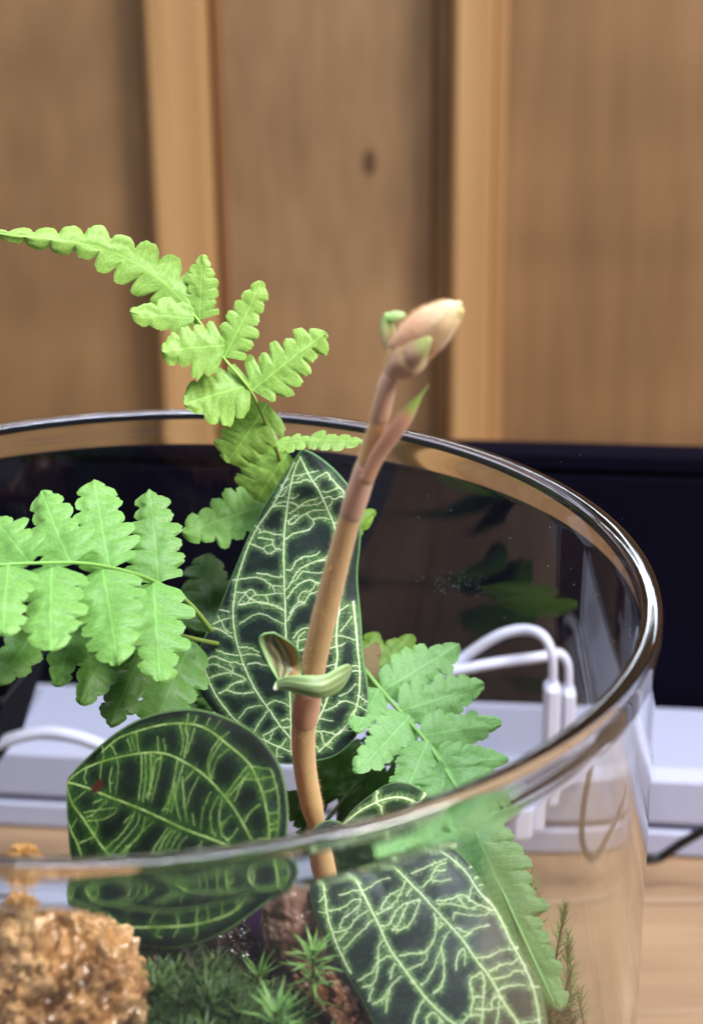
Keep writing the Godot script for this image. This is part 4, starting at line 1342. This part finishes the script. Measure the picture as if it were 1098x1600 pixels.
func frond(called: String, label: String, rachis: Array, leaves: Array, c0: Color, c1: Color, mat: Material, face: Vector3, seed_: int, stem_c: Color):
	var t := thing(called, label, "fern", Vector3.ZERO, "fern fronds growing in the jar")
	var pts: Array = curve(rachis.map(func(q): return at(q[0], q[1], q[2])), 60)
	var rr := []
	var cc := []
	for i in 61:
		rr.append(lerpf(0.00055, 0.00022, i / 60.0))
		cc.append(stem_c.lerp(c0, i / 60.0))
	obj("stem", tube(pts, rr, 8, cc), M.tint, t)
	var k := 0
	for q in leaves:
		# q: base x, y, d, tip x, y, d, width in pixels, lobes, depth of lobes, optional tone
		var a := at(q[0], q[1], q[2])
		var b := at(q[3], q[4], q[5])
		var tone: float = q[9] if q.size() > 9 else 1.0
		var nf: Vector3 = face
		if q.size() > 10:
			nf = q[10]
		var ca := Color(c0.r * tone, c0.g * tone, c0.b * tone)
		var cb := Color(c1.r * tone, c1.g * tone, c1.b * tone)
		obj("leaflet", leaflet([a, b], nf.normalized(), q[6] * 1.16 * px_size(a), q[7], q[8], ca, cb, 0.04, seed_ * 100 + k), mat, t)
		k += 1
	return t

func build_ferns():
	var m := std(Color.WHITE, 0.5)
	m.vertex_color_use_as_albedo = true
	m.albedo_texture = tex(lobe_image(3))
	m.backlight_enabled = true
	m.backlight = Color(0.62, 0.66, 0.5)
	m.rim_enabled = true
	m.rim = 0.25
	m.rim_tint = 0.3
	var bright := c8(158, 206, 98)
	var yellow := c8(178, 220, 104)
	var up := Vector3(0, 0.55, 1)
	# tall frond bending over the far rim to the left
	frond("fern_frond", "tall bright green fern frond arching left above the far rim", [[470, 830, 0.366], [446, 745, 0.363], [427, 690, 0.358], [392, 612, 0.348], [346, 555, 0.35], [312, 503, 0.352], [296, 486, 0.353]],
		[[312, 500, 0.3525, 316, 397, 0.356, 58, 6, 0.2],
		[350, 558, 0.3505, 414, 441, 0.355, 66, 6, 0.3],
		[394, 610, 0.349, 506, 515, 0.352, 90, 6, 0.4],
		[432, 692, 0.347, 498, 686, 0.345, 40, 4, 0.3, 0.9, Vector3(0, 1, 0.45)],
		[480, 686, 0.346, 566, 690, 0.343, 40, 4, 0.35, 0.8, Vector3(0, 1, 0.5)],
		[304, 498, 0.352, 203, 490, 0.350, 60, 3, 0.3],
		[352, 540, 0.349, 253, 546, 0.346, 86, 4, 0.34],
		[392, 600, 0.348, 288, 632, 0.345, 100, 4, 0.3],
		[418, 630, 0.355, 358, 726, 0.352, 110, 5, 0.28],
		[450, 706, 0.361, 384, 802, 0.359, 112, 5, 0.28],
		],
		bright, yellow, m, up, 1, c8(132, 118, 60))
	var tip := [[312, 505, 0.3525], [268, 452, 0.3545], [215, 412, 0.355], [150, 385, 0.355], [70, 372, 0.354], [-40, 360, 0.352]].map(func(w): return at(w[0], w[1], w[2]))
	obj("leaflet", leaflet(tip, Vector3(0, 0.5, 1).normalized(), 118 * px_size(tip[0]), 10, 0.55, bright, yellow, 0.0, 180, 0.86), m, get_node("fern_frond"))
	# left frond spreading toward the viewer
	var mid1 := c8(132, 192, 94)
	var mid2 := c8(150, 208, 106)
	frond("fern_frond", "broad light green fern frond spreading to the left edge inside the jar", [[330, 985, 0.330], [292, 940, 0.325], [240, 908, 0.318], [190, 891, 0.312], [130, 880, 0.306], [50, 880, 0.30], [-30, 884, 0.296]],
		[[48, 882, 0.300, -12, 800, 0.312, 92, 5, 0.32],
		[112, 882, 0.306, 56, 764, 0.322, 100, 5, 0.32],
		[172, 890, 0.312, 144, 746, 0.329, 112, 6, 0.32],
		[248, 912, 0.320, 236, 760, 0.337, 108, 6, 0.34, 0.8],
		[14, 882, 0.298, 2, 985, 0.282, 96, 6, 0.32],
		[82, 882, 0.303, 78, 1010, 0.284, 112, 5, 0.32],
		[160, 888, 0.309, 188, 1030, 0.289, 112, 6, 0.34],
		[240, 908, 0.318, 250, 1060, 0.297, 112, 6, 0.36],
		[430, 785, 0.360, 286, 828, 0.352, 92, 6, 0.3]],
		mid1, mid2, m, Vector3(0.05, 0.75, 1), 2, c8(120, 150, 66))
	# darker frond below it
	var low1 := c8(98, 150, 62)
	var low2 := c8(112, 164, 74)
	frond("fern_frond", "darker green fern frond hanging below the broad left frond", [[360, 1010, 0.345], [310, 1000, 0.335], [250, 985, 0.325], [180, 970, 0.317], [100, 955, 0.31], [0, 945, 0.305]],
		[[78, 958, 0.309, -6, 1062, 0.293, 74, 5, 0.22, 1.25],
		[124, 962, 0.312, 88, 1066, 0.296, 62, 5, 0.22, 1.1],
		[190, 972, 0.318, 128, 1094, 0.300, 82, 6, 0.22, 0.95],
		[240, 985, 0.324, 170, 1126, 0.303, 84, 6, 0.26, 0.8],
		[300, 1000, 0.333, 226, 1158, 0.309, 92, 6, 0.24, 0.85],
		[330, 990, 0.354, 322, 862, 0.366, 100, 6, 0.22, 0.55],
		[350, 1010, 0.357, 300, 900, 0.364, 80, 5, 0.22, 0.5],
		[345, 1010, 0.362, 330, 1110, 0.354, 96, 6, 0.24, 0.9],
		[390, 1040, 0.366, 262, 1120, 0.354, 80, 6, 0.24, 0.7],
		[420, 1090, 0.366, 330, 1150, 0.356, 80, 6, 0.24, 0.7]],
		low1, low2, m, Vector3(0.05, 0.6, 1), 3, c8(110, 120, 56))
	# right frond
	var r1 := c8(126, 184, 106)
	var r2 := c8(142, 198, 116)
	frond("fern_frond", "bluish green fern frond pointing down right beside the white cables", [[500, 960, 0.35], [548, 1020, 0.343], [590, 1072, 0.336], [625, 1112, 0.33], [665, 1158, 0.322], [700, 1210, 0.314], [735, 1275, 0.306], [790, 1400, 0.292], [860, 1560, 0.276]],
		[[598, 1080, 0.336, 718, 1003, 0.345, 80, 6, 0.22],
		[622, 1112, 0.331, 760, 1070, 0.338, 76, 7, 0.2],
		[655, 1150, 0.325, 786, 1128, 0.330, 62, 7, 0.16],
		[682, 1188, 0.319, 797, 1182, 0.323, 56, 6, 0.16],
		[700, 1215, 0.314, 805, 1232, 0.316, 58, 6, 0.16],
		[592, 1076, 0.335, 556, 1140, 0.324, 62, 5, 0.22],
		[640, 1118, 0.328, 562, 1208, 0.315, 64, 6, 0.24, 1.05],
		[668, 1158, 0.321, 622, 1262, 0.307, 84, 7, 0.2],
		[700, 1205, 0.315, 668, 1292, 0.304, 84, 6, 0.2],
		[690, 1185, 0.3165, 768, 1320, 0.30, 110, 7, 0.2],
		[742, 1290, 0.302, 862, 1575, 0.276, 104, 12, 0.14, 0.95]],
		r1, r2, m, Vector3(-0.1, 0.7, 1), 4, c8(120, 160, 80))
	# leaves deeper in the jar
	frond("fern_frond", "yellowing fern frond with a withered brown leaflet behind the upright leaf", [[520, 1010, 0.352], [545, 1050, 0.35], [570, 1075, 0.345]],
		[[560, 1070, 0.348, 645, 988, 0.356, 64, 5, 0.24],
		[555, 1060, 0.349, 590, 985, 0.358, 56, 4, 0.26, 0.9],
		[500, 860, 0.357, 590, 800, 0.362, 46, 4, 0.3, 1.0]],
		c8(112, 164, 48), c8(140, 180, 56), m, up, 5, c8(120, 110, 56))
	var wither := std(Color.WHITE, 0.7)
	wither.vertex_color_use_as_albedo = true
	var wl := obj("dry_leaflet", leaflet([at(570, 1062, 0.346), at(592, 1002, 0.353)], up.normalized(), 44 * px_size(at(590, 1030, 0.35)), 4, 0.25, c8(112, 98, 58), c8(120, 96, 66), 0.05, 555), wither, get_node("fern_frond_004"))
	wl.set_meta("label", "withered brown leaflet")
	frond("fern_frond", "shaded dark green fern frond low behind the base of the stalk", [[470, 1330, 0.32], [520, 1270, 0.335], [560, 1220, 0.345], [620, 1180, 0.352]],
		[[540, 1240, 0.341, 470, 1180, 0.345, 86, 6, 0.24],
		[560, 1225, 0.344, 510, 1150, 0.350, 86, 6, 0.24],
		[575, 1215, 0.346, 560, 1290, 0.334, 80, 5, 0.24, 0.9],
		[530, 1255, 0.339, 600, 1300, 0.326, 80, 6, 0.24],
		[560, 1230, 0.344, 640, 1250, 0.336, 90, 6, 0.24, 1.2],
		[590, 1200, 0.349, 600, 1130, 0.356, 80, 5, 0.24],
		[500, 1290, 0.330, 440, 1240, 0.335, 70, 5, 0.24],
		[495, 1300, 0.328, 540, 1345, 0.32, 60, 5, 0.24]],
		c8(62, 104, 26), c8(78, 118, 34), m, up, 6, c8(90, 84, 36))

# ---------------------------------------------------------------- moss
func moss_mesh(h: float, leaf: float, n: int, s: int, star: float) -> ArrayMesh:
	var rn := RandomNumberGenerator.new()
	rn.seed = s
	var st := SurfaceTool.new()
	st.begin(Mesh.PRIMITIVE_TRIANGLES)
	var bend := Vector3(rn.randf_range(-0.15, 0.15), 0, rn.randf_range(-0.15, 0.15))
	for i in 6:
		var y0 := h * i / 6.0
		var y1 := h * (i + 1) / 6.0
		var p0 := Vector3(0, y0, 0) + bend * h * pow(i / 6.0, 2)
		var p1 := Vector3(0, y1, 0) + bend * h * pow((i + 1) / 6.0, 2)
		for k in 4:
			var a := TAU * k / 4
			var b := TAU * (k + 1) / 4
			var r := 0.00022
			var o0 := Vector3(cos(a), 0, sin(a)) * r
			var o1 := Vector3(cos(b), 0, sin(b)) * r
			st.set_color(c8(104, 92, 40))
			add_tri(st, p0 + o0, p0 + o1, p1 + o1, o0 + o1)
			add_tri(st, p0 + o0, p1 + o1, p1 + o0, o0 + o1)
	for i in n:
		var u := pow(i / float(n), 0.6)
		var base := Vector3(0, h * u, 0) + bend * h * u * u
		var a := i * 2.39996 + rn.randf() * 0.3
		var el := lerpf(0.15, 1.25, pow(u, 2.5)) + rn.randf_range(-0.15, 0.15) - star * 0.25
		var d := Vector3(cos(a) * cos(el), sin(el), sin(a) * cos(el))
		var L := leaf * rn.randf_range(0.75, 1.15) * lerpf(0.8, 1.0, u)
		var sd := d.cross(Vector3.UP).normalized() * L * 0.055
		var up := sd.cross(d).normalized()
		var m1 := base + d * L * 0.4 + Vector3(0, L * 0.04, 0)
		var tip := base + d * L + Vector3(0, -L * 0.05, 0)
		var g := c8(92, 136, 62).lerp(c8(132, 172, 90), rn.randf())
		g = g.lerp(c8(84, 90, 36), smoothstep(0.5, 0.0, u) * 0.7)
		st.set_color(g)
		add_tri(st, base - sd * 0.6, base + sd * 0.6, m1 + sd, up)
		add_tri(st, base - sd * 0.6, m1 + sd, m1 - sd, up)
		st.set_color(g * 1.1)
		add_tri(st, m1 - sd, m1 + sd, tip, up)
	return st.commit()

func build_moss():
	var m := std(Color.WHITE, 0.5)
	m.vertex_color_use_as_albedo = true
	m.backlight_enabled = true
	m.backlight = Color(0.4, 0.45, 0.3)
	var list := [
		[486, 1470, 0.262, 0.011, 0.0062, 44, "bright green moss star between the rounded leaf and the front veined leaf"],
		[440, 1572, 0.250, 0.010, 0.0066, 44, "bright green moss star at the bottom edge below the pink stone"],
		[392, 1520, 0.262, 0.010, 0.0055, 40, "dim green moss sprig left of the two bright moss stars"],
		[316, 1540, 0.262, 0.007, 0.0035, 30, "small pale moss sprig beside the smooth dark stone"],
		[372, 1580, 0.256, 0.009, 0.005, 40, "moss sprig just left of the lowest bright moss star"],
		[850, 1375, 0.304, 0.020, 0.0042, 60, "thin moss sprig rising beside the tip of the bluish fern, uppermost on the right"],
		[868, 1412, 0.303, 0.028, 0.0040, 90, "tall olive moss sprig behind the right glass next to the fern tip"],
		[895, 1482, 0.300, 0.026, 0.0038, 90, "short bushy moss sprig, rightmost of the tall ones behind the glass"],
		[903, 1470, 0.306, 0.026, 0.0034, 70, "moss sprig close behind the bushy one at the right glass"],
		[880, 1500, 0.295, 0.020, 0.0034, 60, "moss sprig in front of the tall olive sprig at the right glass"],
		[925, 1548, 0.303, 0.016, 0.0036, 50, "lowest moss sprig near the right edge of the jar"]]
	var k := 0
	for q in list:
		var top := at(q[0], q[1], q[2])
		var t := obj("moss_sprig", moss_mesh(q[3], q[4], q[5], 100 + k, 1.0 if k < 5 else 0.0), m, self, top - Vector3(0, q[3], 0))
		meta(t, q[6], "moss", "moss sprigs in the jar")
		k += 1
	# carpet of moss over the heap and the low ground at the right
	var mm := MultiMesh.new()
	mm.transform_format = MultiMesh.TRANSFORM_3D
	mm.use_colors = true
	mm.mesh = moss_mesh(0.007, 0.0038, 42, 7, 0.8)
	mm.instance_count = 1070
	var rn := RandomNumberGenerator.new()
	rn.seed = 5
	for i in 1070:
		var x := 0.0
		var z := 0.0
		if i < 820:
			x = absf(rn.randfn()) * 0.022 + 0.002
			z = rn.randfn() * 0.016 + 0.036
		else:
			x = 0.062 + rn.randfn() * 0.010
			z = rn.randfn() * 0.02 + 0.005
		var r := Vector2(x, z).length()
		if r > 0.080:
			x *= 0.078 / r
			z *= 0.078 / r
		var sc := rn.randf_range(0.7, 1.25)
		var bs := Basis(Vector3.UP, rn.randf() * TAU).scaled(Vector3(sc, sc * (1.0 if i < 820 else 1.9), sc))
		bs = Basis(Vector3(rn.randfn(), 0, rn.randfn()).normalized(), rn.randf() * 0.5) * bs
		mm.set_instance_transform(i, Transform3D(bs, Vector3(x, soil_y(x, z) - 0.0005, z)))
		var dim := rn.randf_range(0.16, 0.5)
		mm.set_instance_color(i, Color(dim, dim, dim * 0.9))
	var mi := MultiMeshInstance3D.new()
	mi.name = "moss_carpet"
	mi.multimesh = mm
	mi.material_override = m
	add_child(mi)
	meta(mi, "low dark green moss carpet over the soil in the jar", "moss", "", "stuff")
